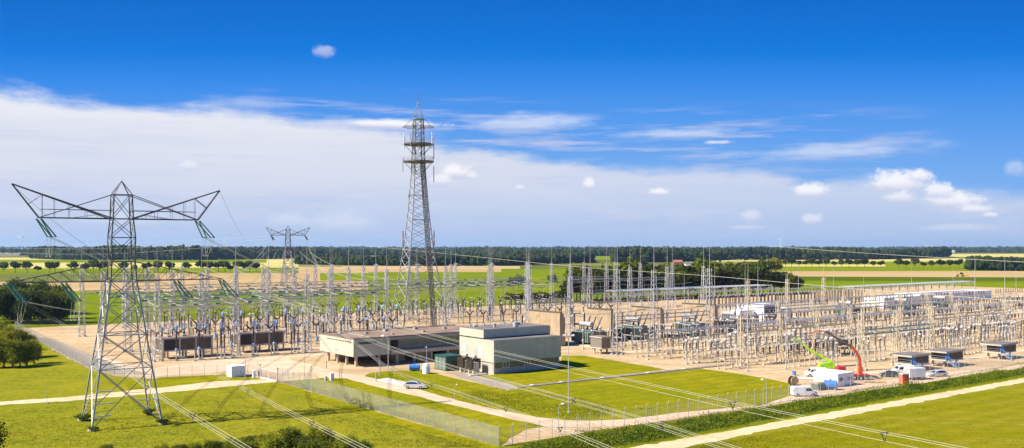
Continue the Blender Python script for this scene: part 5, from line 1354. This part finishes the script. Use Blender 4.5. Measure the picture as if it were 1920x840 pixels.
# ================================================================ VEHICLES
def wheels(root, xs, w, r=.33, width=.22):
    for x in xs:
        for s in (-1, 1):
            b = MB(); y = s * (w / 2 - width / 2 + .02)
            b.lathe([(r * .5, -width / 2), (r, -width / 2 + .03), (r, width / 2 - .03), (r * .5, width / 2)], (x, y, r), 14, 'y'); t = b.build('wheel', M['rubber'], root)
            b = MB(); b.lathe([(.02, -.02), (r * .6, -.015), (r * .6, .015), (.02, .02)], (x, y + s * width / 2, r), 10, 'y'); b.build('rim', M['steel_light'], t)
def car(loc, rz, label, paint, kind='wagon', group=None):
    L, W = 4.4, 1.78
    root = empty('parked_' + ('van' if kind == 'van' else 'car'), loc, rz, label, 'van' if kind == 'van' else 'car', group)
    if kind == 'wagon':
        body = [(-2.2, .35), (-2.25, .75), (-2.1, .98), (-1.9, 1.0), (1.0, .98), (2.0, .8), (2.22, .6), (2.2, .32), (1.78, .25), (1.6, .62), (1.15, .62), (.98, .25), (-.98, .25), (-1.15, .62), (-1.6, .62), (-1.78, .25)]
        cab = [(-2.1, .95), (-1.75, 1.38), (-1.3, 1.5), (.1, 1.5), (.5, 1.38), (1.25, .96)]
        win = [(-1.9, 1.02), (-1.62, 1.33), (-1.2, 1.41), (.05, 1.41), (.38, 1.31), (1.0, 1.0)]
    elif kind == 'hatch':
        body = [(-1.95, .35), (-2.0, .8), (-1.85, 1.0), (.95, .96), (1.85, .78), (2.02, .58), (2.0, .32), (1.68, .25), (1.5, .6), (1.08, .6), (.92, .25), (-.98, .25), (-1.15, .6), (-1.55, .6), (-1.7, .25)]
        cab = [(-1.85, .96), (-1.45, 1.4), (-1.0, 1.5), (.0, 1.48), (.4, 1.36), (1.15, .94)]
        win = [(-1.65, 1.02), (-1.35, 1.32), (-.95, 1.4), (0, 1.38), (.3, 1.28), (.92, .98)]
    else:
        L, W = 4.9, 1.9
        body = [(-2.45, .4), (-2.45, 1.9), (-2.3, 2.0), (.9, 2.0), (1.2, 1.85), (1.7, 1.2), (2.35, 1.0), (2.45, .7), (2.45, .35), (1.95, .3), (1.75, .7), (1.3, .7), (1.1, .3), (-1.2, .3), (-1.4, .7), (-1.85, .7), (-2.05, .3)]
        cab = None; win = [(.1, 1.2), (.1, 1.72), (1.0, 1.75), (1.22, 1.6), (1.5, 1.22)]
    h = W / 2
    ins = lambda x, z: max(0, z - 1.1) * .12 if kind == 'van' else max(0, .5 - z) * .15
    b = MB(); b.prism(body, -h, h, ins); b.build('body', M[paint], root)
    if cab:
        b = MB(); b.prism(cab, -h + .06, h - .06, lambda x, z: max(0, z - .96) * .38); b.build('cabin', M[paint], root)
    for s in (-1, 1):
        b = MB()
        if cab:
            f = lambda x, z: max(0, z - .96) * .38
            vs = [(x, s * (h - .06 - f(x, z) + .012), z) for x, z in win]
        else: vs = [(x, s * (h - ins(x, z) + .012), z) for x, z in win]
        v2 = [(x, y - s * .03, z) for x, y, z in vs]; n = len(vs)
        b.add(vs + v2, [tuple(range(n)), tuple(range(2 * n - 1, n - 1, -1))] + [(k, (k + 1) % n, n + (k + 1) % n, n + k) for k in range(n)])
        b.build('side_window', M['car_glass'], root)
    if cab:
        a, c = cab[-2], cab[-1]; a2, c2 = cab[0], cab[1]
        for (p, q, nm) in ((c, a, 'windscreen'), (a2, c2, 'rear_window')):
            b = MB(); dx, dz = q[0] - p[0], q[1] - p[1]; l = math.hypot(dx, dz); nx, nz = -dz / l, dx / l
            if nz < 0: nx, nz = -nx, -nz
            P = [(p[0] + dx * .1 + nx * .012, p[1] + dz * .1 + nz * .012), (p[0] + dx * .92 + nx * .012, p[1] + dz * .92 + nz * .012)]
            w0 = h - .18; w1 = h - .34
            b.add([(P[0][0], -w0, P[0][1]), (P[0][0], w0, P[0][1]), (P[1][0], w1, P[1][1]), (P[1][0], -w1, P[1][1]), (P[0][0] - nx * .03, -w0, P[0][1] - nz * .03), (P[0][0] - nx * .03, w0, P[0][1] - nz * .03), (P[1][0] - nx * .03, w1, P[1][1] - nz * .03), (P[1][0] - nx * .03, -w1, P[1][1] - nz * .03)],
                  [(0, 1, 2, 3), (7, 6, 5, 4), (0, 4, 5, 1), (1, 5, 6, 2), (2, 6, 7, 3), (3, 7, 4, 0)])
            b.build(nm, M['car_glass'], root)
    else:
        b = MB(); b.add([(1.24, -.75, 1.84), (1.24, .75, 1.84), (1.72, .82, 1.24), (1.72, -.82, 1.24), (1.2, -.75, 1.80), (1.2, .75, 1.80), (1.68, .82, 1.2), (1.68, -.82, 1.2)], [(0, 3, 2, 1), (4, 5, 6, 7), (0, 1, 5, 4), (1, 2, 6, 5), (2, 3, 7, 6), (3, 0, 4, 7)]); b.build('windscreen', M['car_glass'], root)
    xf = max(x for x, z in body); xb = min(x for x, z in body)
    for s in (-1, 1):
        b = MB(); b.box((xf - .06, s * (h - .28), .66 if kind != 'van' else .85), (.16, .36, .16)); b.build('headlight', M['lens'], root)
        b = MB(); b.box((xb + .03, s * (h - .16), .85 if kind != 'van' else 1.2), (.1, .2, .25 if kind != 'van' else .5)); b.build('tail_light', M['red'], root)
    ax = {'wagon': (-1.38, 1.38), 'hatch': (-1.36, 1.3), 'van': (-1.63, 1.53)}[kind]
    wheels(root, ax, W)
    return root
car(G(778, 728, .1), R(-6), 'silver white estate car parked on the pale slab before the lawn', 'silver', 'wagon')
car(G(1667, 707), R(170), 'dark green black hatchback parked left of the white van', 'black_paint', 'hatch')
car(G(1693, 701), R(183), 'white panel van parked behind the dark hatchback', 'white', 'van')
car(G(1757, 706), R(188), 'white estate car parked before the middle relay house', 'silver', 'wagon')
car(G(1507, 743), R(6), 'white delivery van parked alone at the right end of the lawn', 'white', 'van')
car(G(1530, 706), R(174), 'white work van beside the lime boom lift', 'white', 'van')
# box trailer
r_ = empty('box_trailer', G(1715, 712), R(12), 'white box trailer parked between the panel van and the estate car', 'trailer')
b = MB(); b.bx(-2, 2, -1.1, 1.1, .7, 2.7); b.build('box', M['white'], r_)
b = MB(); b.bx(-2.03, -2.0, -.9, .9, .8, 2.6); b.build('rear_door', M['white_dirty'], r_)
b = MB(); b.bx(-2, 2.2, -.9, .9, .5, .69); b.tube((2.2, 0, .55), (3.3, 0, .5), .06, 4); b.build('chassis', M['steel_dark'], r_)
wheels(r_, (-.4, .5), 2.0, .32)
# containers
for k in range(2):
    r_ = empty('site_container', UV(175 + k * 3.0, 115.6, .06), AROT, ['long white site container behind the blue tank, left one of two', 'long white site container behind the blue tank, right one of two'][k], 'container', 'pair of white site containers')
    b = MB(); b.bx(0, 2.85, 0, 6.0, .15, 2.75); b.build('shell', M['white'], r_)
    b = MB(); b.bx(-.03, 2.88, -.03, 6.03, 2.75, 2.85); b.build('roof', M['white'], r_)
    for x in (.1, 2.6):
        for y in (.1, 5.75): b = MB(); b.bx(x, x + .2, y, y + .2, 0, .15); b.build('foot', M['steel_dark'], r_)
    b = MB(); b.bx(.5, 2.3, -.04, -.004, 1.2, 1.9); b.build('window', M['car_glass'] if k == 0 else M['steel'], r_)
r_ = empty('toilet_container', G(1695, 722), R(8), 'rusty red upright container outside the fence posts', 'container')
b = MB(); b.bx(-.75, .75, -.7, .7, .1, 2.3); b.build('shell', M['rust'], r_)
b = MB(); b.prism([(-.8, 2.3), (.8, 2.3), (.7, 2.55), (-.7, 2.55)], -.75, .75); b.build('roof', M['white_dirty'], r_)
b = MB(); b.bx(-.35, .35, -.74, -.704, .2, 2.1); b.build('door', M['orange'], r_)
b = MB(); b.bx(-.7, .7, -.65, .65, 0, .1); b.build('skid', M['steel_dark'], r_)
r_ = empty('waste_skip', G(1536, 731), AROT, 'grey green open skip between the white van and the blue tank', 'skip')
b = MB(); b.prism([(-1.3, .1), (1.2, .1), (1.6, 1.4), (-1.7, 1.4)], -.9, .9); b.build('tub', M['grey_green'], r_)
b = MB(); b.bx(-1.72, 1.62, -.95, .95, 1.4, 1.48); b.build('rim', M['steel'], r_)
b = MB(); b.bx(-1.4, 1.3, -.75, .75, 1.49, 1.62); b.build('rubble', M['sand'], r_)
# cable reel
r_ = empty('cable_reel', G(1487, 723), R(25), 'big wooden cable reel standing on the gravel at the lawn corner', 'cable reel')
for y in (-.55, .55):
    b = MB(); b.lathe([(.05, -.06), (1.05, -.06), (1.05, .06), (.05, .06)], (0, y, 1.05), 18, 'y'); b.build('flange', M['wood'], r_)
b = MB(); b.lathe([(.7, -.49), (.7, .49)], (0, 0, 1.05), 14, 'y'); b.build('cable_winding', M['rubber'], r_)
# stacked boards and pipes
for (a, b_, w, m) in ((1505, 712, 'white pile of tubes behind the cable reel', 'white'), (1640, 718, 'low pile of boards right of the site containers', 'wood'), (1625, 708, 'grey pile of steel sections behind the containers', 'steel')):
    r_ = empty('material_pile', G(a, b_), R(-8), w, 'material pile')
    b = MB()
    for k in range(6): b.tube((-2.4 + k * .1, -.6 + k * .24, .25), (2.4 - k * .05, -.6 + k * .24, .25), .11, 6)
    b.build('lower_layer', M[m], r_)
    b = MB()
    for k in range(4): b.tube((-2.2, -.4 + k * .24, .45), (2.1, -.4 + k * .24, .45), .11, 6)
    b.build('upper_layer', M[m], r_)
    b = MB()
    for x in (-1.5, 1.5): b.box((x, 0, .07), (.15, 1.7, .13))
    b.build('bearer', M['wood'], r_)
cabinet('drum', G(1489, 704), (.6, .6, .9), 'small dark blue drum behind the cable reel', 'blue', doors=0, cat='drum')
# lime boom lift
r_ = empty('boom_lift', G(1548, 703), R(175), 'lime green boom lift with its boom reaching up to the left', 'boom lift'); r_.scale = (.95, 1.2, 1.25)
b = MB(); b.bx(-2.2, 2.2, -1.1, 1.1, .6, 1.3); b.build('chassis', M['lime'], r_)
wheels(r_, (-1.5, 1.5), 2.4, .5, .4)
b = MB(); b.prism([(-2.0, 1.35), (1.6, 1.35), (1.6, 2.1), (-1.2, 2.6), (-2.0, 2.3)], -1.0, 1.0); b.build('turret', M['lime'], r_)
b = MB(); b.tube((-1.4, 0, 2.4), (3.6, 0, 4.6), .34, 4); b.build('lower_boom', M['lime'], r_)
b = MB(); b.tube((3.4, 0, 4.5), (7.6, 0, 6.9), .24, 4); b.build('upper_boom', M['lime'], r_)
b = MB(); b.tube((.4, 0, 1.9), (2.6, 0, 3.9), .1, 6); b.build('lift_cylinder', M['steel_light'], r_)
b = MB()
for z in (6.2, 7.2):
    for (p, q) in (((7.6, -.8), (7.6, .8)), ((7.6, .8), (8.6, .8)), ((8.6, .8), (8.6, -.8)), ((8.6, -.8), (7.6, -.8))): b.tube((p[0], p[1], z), (q[0], q[1], z), .05, 4)
for (x, y) in ((7.6, -.8), (7.6, .8), (8.6, .8), (8.6, -.8)): b.tube((x, y, 6.2), (x, y, 7.2), .05, 4)
b.box((8.1, 0, 6.2), (1, 1.6, .06)); b.build('basket', M['steel_dark'], r_)
# lorry mounted loader crane
r_ = empty('loader_crane', G(1597, 712), R(178), 'red lorry crane with orange and black folding boom behind the white containers', 'crane lorry')
b = MB(); b.bx(-3.6, 3.2, -1.15, 1.15, .8, 1.1); b.build('chassis', M['steel_dark'], r_)
b = MB(); b.prism([(1.6, 1.1), (3.6, 1.1), (3.6, 2.1), (3.2, 3.0), (1.7, 3.05)], -1.2, 1.2); cb = b.build('cab', M['red'], r_)
b = MB(); b.bx(2.0, 3.0, -1.22, -1.204, 2.1, 2.8); b.build('side_window', M['car_glass'], cb)
b = MB(); b.bx(-3.7, 1.2, -1.2, 1.2, 1.12, 1.3); b.build('load_bed', M['red'], r_)
wheels(r_, (-2.8, -1.7, 2.5), 2.4, .5, .35)
b = MB(); b.box((-1.9, 0, 2.1), (.8, .9, 1.7)); b.build('crane_column', M['orange'], r_)
pts = [(-1.9, 0, 2.9), (-1.8, 0, 4.6), (-1.1, 0, 6.2), (.1, 0, 7.5)]
b = MB(); b.poly(pts, .4, 4); b.build('main_boom', M['orange'], r_)
b = MB(); b.poly([(.1, 0, 7.5), (3.2, 0, 9.3), (5.8, 0, 10.9)], .33, 4); b.build('knuckle_boom', M['dark_panel'], r_)
b = MB(); b.poly([(5.8, 0, 10.9), (7.6, 0, 11.0)], .2, 4); b.poly([(7.6, 0, 11.0), (9.8, 0, 10.3)], .15, 4); b.build('jib', M['rust'], r_)
b = MB(); b.tube((-1.4, 0, 3.4), (-.3, 0, 6.6), .12, 6); b.build('lift_cylinder', M['steel_light'], r_)
# far yellow tractor
r_ = empty('tractor', G(1803, 519), R(0), 'tiny yellow tractor working in the brown field on the right', 'tractor')
b = MB(); b.bx(-6, 2.5, -1, 1, 1.2, 2.6); b.build('body', M['yellow'], r_)
b = MB(); b.prism([(-1.5, 2.6), (1.0, 2.6), (.8, 4.4), (-1.3, 4.4)], -.9, .9); b.build('cab', M['car_glass'], r_)
b = MB(); b.bx(2.5, 6.5, -1.6, 1.6, .8, 2.4); b.build('implement', M['yellow'], r_)
wheels(r_, (-4.5, 1.2), 2.4, 1.3, .6)

# ================================================================ FAR BACKGROUND THINGS
def farm(px_, py_, L, W, h, rh, wm, rm, label, rz=0):
    r_ = empty('farmhouse', G(px_, py_), rz, label, 'farmhouse')
    b = MB(); b.bx(-L / 2, L / 2, -W / 2, W / 2, 0, h); b.build('wall', M[wm], r_)
    b = MB(); n = 5
    b.add([(-L / 2 - .4, -W / 2 - .5, h), (L / 2 + .4, -W / 2 - .5, h), (L / 2 + .4, W / 2 + .5, h), (-L / 2 - .4, W / 2 + .5, h), (-L / 2 - .4, 0, h + rh), (L / 2 + .4, 0, h + rh)], [(0, 1, 5, 4), (2, 3, 4, 5), (0, 4, 3), (1, 2, 5), (3, 2, 1, 0)])
    rf = b.build('roof', M[rm], r_)
    b = MB(); b.box((L * .25, 0, h + rh), (1, 1, 2)); b.build('chimney', M['brick'], rf)
farm(1063, 493, 16, 9, 5, 5, 'white', 'tile', 'left of two red roofed farmhouses in the trees above the yard')
farm(1079, 493, 14, 9, 5, 5, 'brick', 'tile', 'right of two red roofed farmhouses in the trees above the yard')
farm(1109, 479, 22, 12, 9, 6, 'white', 'roof_grey', 'white farmhouse with grey roof at the horizon')
farm(1271, 496, 14, 8, 4, 4, 'brick', 'tile', 'wide orange roofed farmhouse behind the tree belt')
farm(1291, 499, 11, 8, 4, 3, 'white', 'roof_grey', 'grey roofed farmhouse right of the orange roofed one')
farm(1901, 502, 9, 9, 8, 7, 'brick', 'tile', 'steep red roofed farmhouse at the right edge')
farm(1778, 474, 60, 16, 9, 3, 'white', 'white', 'long white greenhouse at the right horizon')
farm(1822, 472, 40, 16, 8, 3, 'white', 'white_dirty', 'second pale greenhouse at the right horizon')
farm(20, 479, 70, 18, 7, 3, 'white_dirty', 'white_dirty', 'long pale barn at the left edge of the horizon')
farm(62, 478, 20, 14, 8, 4, 'white', 'roof_grey', 'small white barn at the left end of the far wood')
def make_turbine():
    r = empty('wind_turbine', (0, 0, 0), 0, None, 'wind turbine')
    b = MB(); b.tube((0, 0, 0), (0, 0, 98), 3.0, 8, 1.6); b.build('tower', M['white'], r)
    b = MB(); b.box((0, 2, 100), (4, 10, 4)); b.build('nacelle', M['white'], r)
    rt = MB(); rt.lathe([(1.8, -2), (1.8, 0), (.4, 1.5)], (0, -5, 100), 8, 'y')
    for k in range(3):
        a = k * 2.094 + .5; d = Vector((math.sin(a), 0, math.cos(a))); p = Vector((0, -5, 100)); rt.tube(p, p + d * 14, 1.6, 4, 1.8); rt.tube(p + d * 14, p + d * 45, 1.8, 4, .4)
    rt.build('rotor', M['white'], r)
    return Proto(r)
wt = make_turbine()
T = [(41, 20, 'over the left end of the horizon'), (425, 13, 'between the two pylons'), (1463, 14, 'above the right fields, the tallest on that side'), (1735, 8, 'above the far right wood'), (168, 12, 'left of the big pylon body'), (107, 7, 'above the bulge of the left wood')]
T += [(905 + i * 29 + (i * 37) % 11, 3.5 + (i % 3) * .8, 'tiny and pale on the horizon between the tower and the right fields') for i in range(17)]
T += [(1790 + i * 33, 3.8, 'tiny and pale at the far right horizon') for i in range(4)]
for i, (x, hpx, w) in enumerate(T):
    Y = 72 * F / hpx if hpx > 5 else 115 * F / (hpx + 5)
    Y = min(Y, 15500); p = Vector(((x - CX) / F * Y, Y, 0))
    wt.put(p, R((i * 53) % 50 - 25), 'white wind turbine ' + w, 'wind turbines on the horizon')
for i, (x, y) in enumerate([(520, 497), (880, 497)]): pass

# ================================================================ SKY, SUN, CAMERA, HAZE
W = bpy.data.worlds.new('World'); scene.world = W; W.use_nodes = True
nt = W.node_tree; N, Lk = nt.nodes.new, nt.links.new
W.cycles.sampling_method = 'MANUAL'; W.cycles.sample_map_resolution = 256
bg = nt.nodes['Background']; bg.inputs['Strength'].default_value = .1
SUN = Vector((-.957, -.29, math.tan(R(43)))).normalized()
sky = N('ShaderNodeTexSky'); sky.sky_type = 'NISHITA'; sky.sun_disc = False
sky.sun_elevation = R(43); sky.sun_rotation = math.atan2(-.957, -.29); sky.air_density = 1.0; sky.dust_density = .3; sky.ozone_density = 2.0
tc = N('ShaderNodeTexCoord'); sx = N('ShaderNodeSeparateXYZ'); Lk(tc.outputs['Generated'], sx.inputs[0])
def mth(op, a, b=None, c=None, clamp=False):
    n = N('ShaderNodeMath'); n.operation = op; n.use_clamp = clamp
    for i, v in enumerate((a, b, c)):
        if v is None: continue
        if isinstance(v, (int, float)): n.inputs[i].default_value = v
        else: Lk(v, n.inputs[i])
    return n.outputs[0]
def mapr(v, a, b, c=0, d=1, smooth=True):
    n = N('ShaderNodeMapRange'); n.interpolation_type = 'SMOOTHSTEP' if smooth else 'LINEAR'
    Lk(v, n.inputs['Value'])
    for k, x in zip(('From Min', 'From Max', 'To Min', 'To Max'), (a, b, c, d)): n.inputs[k].default_value = x
    return n.outputs['Result']
az = mth('ARCTAN2', sx.outputs['X'], sx.outputs['Y'])
hyp = mth('SQRT', mth('ADD', mth('MULTIPLY', sx.outputs['X'], sx.outputs['X']), mth('MULTIPLY', sx.outputs['Y'], sx.outputs['Y'])))
el = mth('DIVIDE', sx.outputs['Z'], mth('MAXIMUM', hyp, .05))
def AE(px_, py_):
    a = math.atan((px_ - CX) / F); return a, (HZ - py_) / F * math.cos(a)
def noise2(sa, se, scale, detail=5, off=0, rough=.6):
    c = N('ShaderNodeCombineXYZ'); Lk(mth('MULTIPLY', az, sa), c.inputs[0]); Lk(mth('MULTIPLY', el, se), c.inputs[1]); c.inputs[2].default_value = off
    n = N('ShaderNodeTexNoise'); n.inputs['Scale'].default_value = scale; n.inputs['Detail'].default_value = detail; n.inputs['Roughness'].default_value = rough
    Lk(c.outputs[0], n.inputs['Vector']); return n.outputs['Fac']
def ramp(v, stops):
    n = N('ShaderNodeValToRGB'); e = n.color_ramp.elements
    e[0].position, e[0].color = stops[0][0], (*stops[0][1], 1); e[1].position, e[1].color = stops[-1][0], (*stops[-1][1], 1)
    for p, c in stops[1:-1]: q = e.new(p); q.color = (*c, 1)
    Lk(v, n.inputs['Fac']); return n.outputs['Color']
def mixc(f, a, b, mode='MIX'):
    n = N('ShaderNodeMix'); n.data_type = 'RGBA'; n.blend_type = mode
    for k, v in (('Factor', f), ('A', a), ('B', b)):
        if isinstance(v, (int, float)): n.inputs[k].default_value = v
        elif isinstance(v, tuple): n.inputs[k].default_value = (*v, 1)
        else: Lk(v, n.inputs[k])
    return n.outputs['Result']
EXPO = .95
KS = 1 / (.1 * 2 ** EXPO)
def S(r, g, b):                                             # sRGB photo colour -> sky radiance before strength
    f = lambda c: (c / 255 / 12.92) if c / 255 < .04045 else ((c / 255 + .055) / 1.055) ** 2.4
    return (f(r) * KS, f(g) * KS, f(b) * KS)
e01 = mapr(mth('MULTIPLY', el, mth('ADD', 1, mth('MULTIPLY', mth('MULTIPLY', az, az), .55))), 0, .27, 0, 1, smooth=False)
blue = ramp(e01, [(0, S(150, 190, 236)), (.25, S(120, 175, 240)), (.5, S(84, 155, 238)), (.66, S(50, 138, 234)), (.78, S(0, 122, 222)), (.9, S(0, 112, 212)), (1, S(0, 106, 206))])
hs = N('ShaderNodeHueSaturation'); hs.inputs['Saturation'].default_value = 1.25; hs.inputs['Value'].default_value = 1.0; Lk(sky.outputs[0], hs.inputs['Color'])
clear = mixc(.985, hs.outputs['Color'], blue)
# cloud bank: upper edge falls from left to right
n_big = noise2(4.0, 9, 2.2, 5, 0); n_fine = noise2(6, 30, 2.0, 6, 3); n_band = noise2(1.6, 26, 2.0, 6, 7)
ef = N('ShaderNodeValToRGB'); Lk(mapr(az, AE(0, 0)[0], AE(1920, 0)[0], 0, 1, smooth=False), ef.inputs['Fac'])
es = [(0, .150), (.26, .143), (.36, .128), (.43, .112), (.62, .092), (.85, .072), (1, .054)]
ee = ef.color_ramp.elements; ee[0].position = 0; ee[0].color = (es[0][1],) * 3 + (1,); ee[1].position = 1; ee[1].color = (es[-1][1],) * 3 + (1,)
for p_, c_ in es[1:-1]: q_ = ee.new(p_); q_.color = (c_, c_, c_, 1)
edge = mth('MULTIPLY', ef.outputs['Color'], 1.0)
edge = mth('ADD', edge, mth('MULTIPLY', mth('SUBTRACT', n_big, .5), .035))
edge = mth('ADD', edge, mth('MULTIPLY', mth('SUBTRACT', n_fine, .5), .028))
d = mth('SUBTRACT', edge, el)
bank = mapr(d, -.004, .016)
opac = mapr(az, AE(200, 0)[0], AE(1900, 0)[0], .98, .88, smooth=False)
low = mapr(el, 0, .10)
ccol = ramp(mapr(el, 0, .17, 0, 1, smooth=False), [(0, S(182, 200, 236)), (.15, S(194, 208, 237)), (.4, S(218, 223, 239)), (.7, S(232, 234, 242)), (.93, S(244, 244, 251)), (1, S(248, 248, 253))])
rcol = ramp(mapr(el, 0, .12, 0, 1, smooth=False), [(0, S(182, 200, 236)), (.5, S(207, 217, 238)), (1, S(228, 231, 240))])
ccol = mixc(mapr(az, AE(700, 0)[0], AE(1800, 0)[0]), ccol, rcol)
ccol = mixc(mth('MULTIPLY', mapr(n_band, .45, .72), .35), ccol, S(180, 196, 232))
ccol = mixc(mth('MULTIPLY', mapr(noise2(3, 14, 2.5, 5, 21), .5, .75), .4), ccol, S(232, 230, 240))
s1 = mixc(mth('MULTIPLY', bank, opac), clear, ccol)
# long thin streaks above the bank
st_n = noise2(3.2, 42, 2.0, 6, 13)
ste = mapr(az, AE(500, 0)[0], AE(1920, 0)[0], .135, .098, smooth=False)
sm = mth('MULTIPLY', mapr(mth('ABSOLUTE', mth('SUBTRACT', el, ste)), .045, .008), mapr(st_n, .47, .70))
sm = mth('MULTIPLY', sm, mapr(az, AE(350, 0)[0], AE(620, 0)[0]))
sm = mth('MULTIPLY', sm, mapr(az, AE(1800, 0)[0], AE(1600, 0)[0]))
s2 = mixc(mth('MULTIPLY', sm, .75), s1, S(205, 208, 236))
# small cumulus puffs at their compass directions
wob = noise2(60, 75, 1.6, 7, 31, .72)
wob2 = noise2(14, 14, 2.4, 4, 37)
puffs = [(852, 322, 27, 15, 1), (826, 338, 20, 12, .8), (886, 330, 10, 8, .6), (607, 97, 19, 12, .38), (1103, 345, 10, 13, .9), (1235, 360, 20, 8, .95), (1520, 358, 26, 14, 1), (1685, 342, 48, 20, 1), (1722, 330, 20, 12, .9), (1790, 375, 42, 17, 1), (1762, 358, 24, 14, .9), (1685, 370, 24, 12, .7), (1830, 392, 26, 8, .8), (1858, 403, 10, 5, .7), (1408, 405, 16, 14, .45), (1522, 412, 18, 11, .55), (1400, 427, 30, 5, .35), (720, 232, 95, 9, 1), (975, 352, 9, 6, .5), (1905, 316, 17, 12, .3), (640, 420, 60, 22, .3), (790, 235, 50, 6, .7), (1348, 267, 24, 4, .6), (985, 232, 110, 17, .55), (1260, 252, 90, 9, .5), (1560, 285, 130, 16, .45), (355, 310, 15, 9, .5), (250, 412, 90, 15, .3), (1790, 428, 60, 7, .35), (540, 415, 40, 14, .25), (470, 195, 80, 12, .3)]
cur = s2
for i, (a, e, ra, re, op) in enumerate(puffs):
    A, E = AE(a, e); A0 = ra / F; E0 = re / F
    da = mth('MULTIPLY', mth('SUBTRACT', az, A), 1 / A0); de = mth('MULTIPLY', mth('SUBTRACT', el, E), 1 / E0)
    dd = mth('SQRT', mth('ADD', mth('MULTIPLY', da, da), mth('MULTIPLY', de, de)))
    big = ra > 60
    dd = mth('ADD', dd, mth('MULTIPLY', mth('SUBTRACT', wob if not big else n_fine, .5), 2.0 if not big else 3.0))
    dd = mth('ADD', dd, mth('MULTIPLY', mth('SUBTRACT', wob2, .5), .8))
    mk = mth('MULTIPLY', mapr(dd, 1.35 if not big else 1.5, .45 if not big else .1), op)
    shade = mapr(de, -.9, .2)
    col = mixc(shade, S(204, 208, 234), S(250, 250, 255))
    cur = mixc(mk, cur, col)
haz = mapr(el, .03, 0)
cur = mixc(mth('MULTIPLY', haz, .6), cur, S(184, 203, 236))
Lk(cur, bg.inputs['Color'])

sl = bpy.data.lights.new('sun', 'SUN'); sl.energy = 5.0; sl.angle = R(.5); sl.color = (1, .94, .84)
so = bpy.data.objects.new('sun', sl); COL.objects.link(so); so.rotation_euler = (-SUN).to_track_quat('-Z', 'Y').to_euler()
cd = bpy.data.cameras.new('camera'); co = bpy.data.objects.new('camera', cd); COL.objects.link(co)
co.location = (0, 0, H); co.rotation_euler = (R(90), 0, 0); cd.sensor_width = 36; cd.lens = 36 * F / 1920; cd.shift_y = (HZ - 420) / 1920
cd.clip_start = .5; cd.clip_end = 60000; scene.camera = co
scene.view_settings.view_transform = 'Standard'; scene.view_settings.look = 'None'; scene.view_settings.gamma = 1; scene.view_settings.exposure = EXPO
HAZE = 1
if HAZE:
    b = MB(); b.bx(-9500, 9500, -150, 17000, -1, 125); o = b.build('haze', None)
    m = bpy.data.materials.new('haze'); m.use_nodes = True; n = m.node_tree; n.nodes.clear()
    out = n.nodes.new('ShaderNodeOutputMaterial'); pv = n.nodes.new('ShaderNodeVolumePrincipled'); n.links.new(pv.outputs[0], out.inputs['Volume'])
    pv.inputs['Color'].default_value = (.48, .74, 1, 1); pv.inputs['Density'].default_value = .00004; pv.inputs['Anisotropy'].default_value = .2
    o.data.materials.append(m); o['kind'] = 'stuff'; o['label'] = 'thin bluish summer haze over the whole plain'
scene.cycles.volume_bounces = 0
scene.cycles.max_bounces = 5; scene.cycles.diffuse_bounces = 2; scene.cycles.glossy_bounces = 2; scene.cycles.transmission_bounces = 2
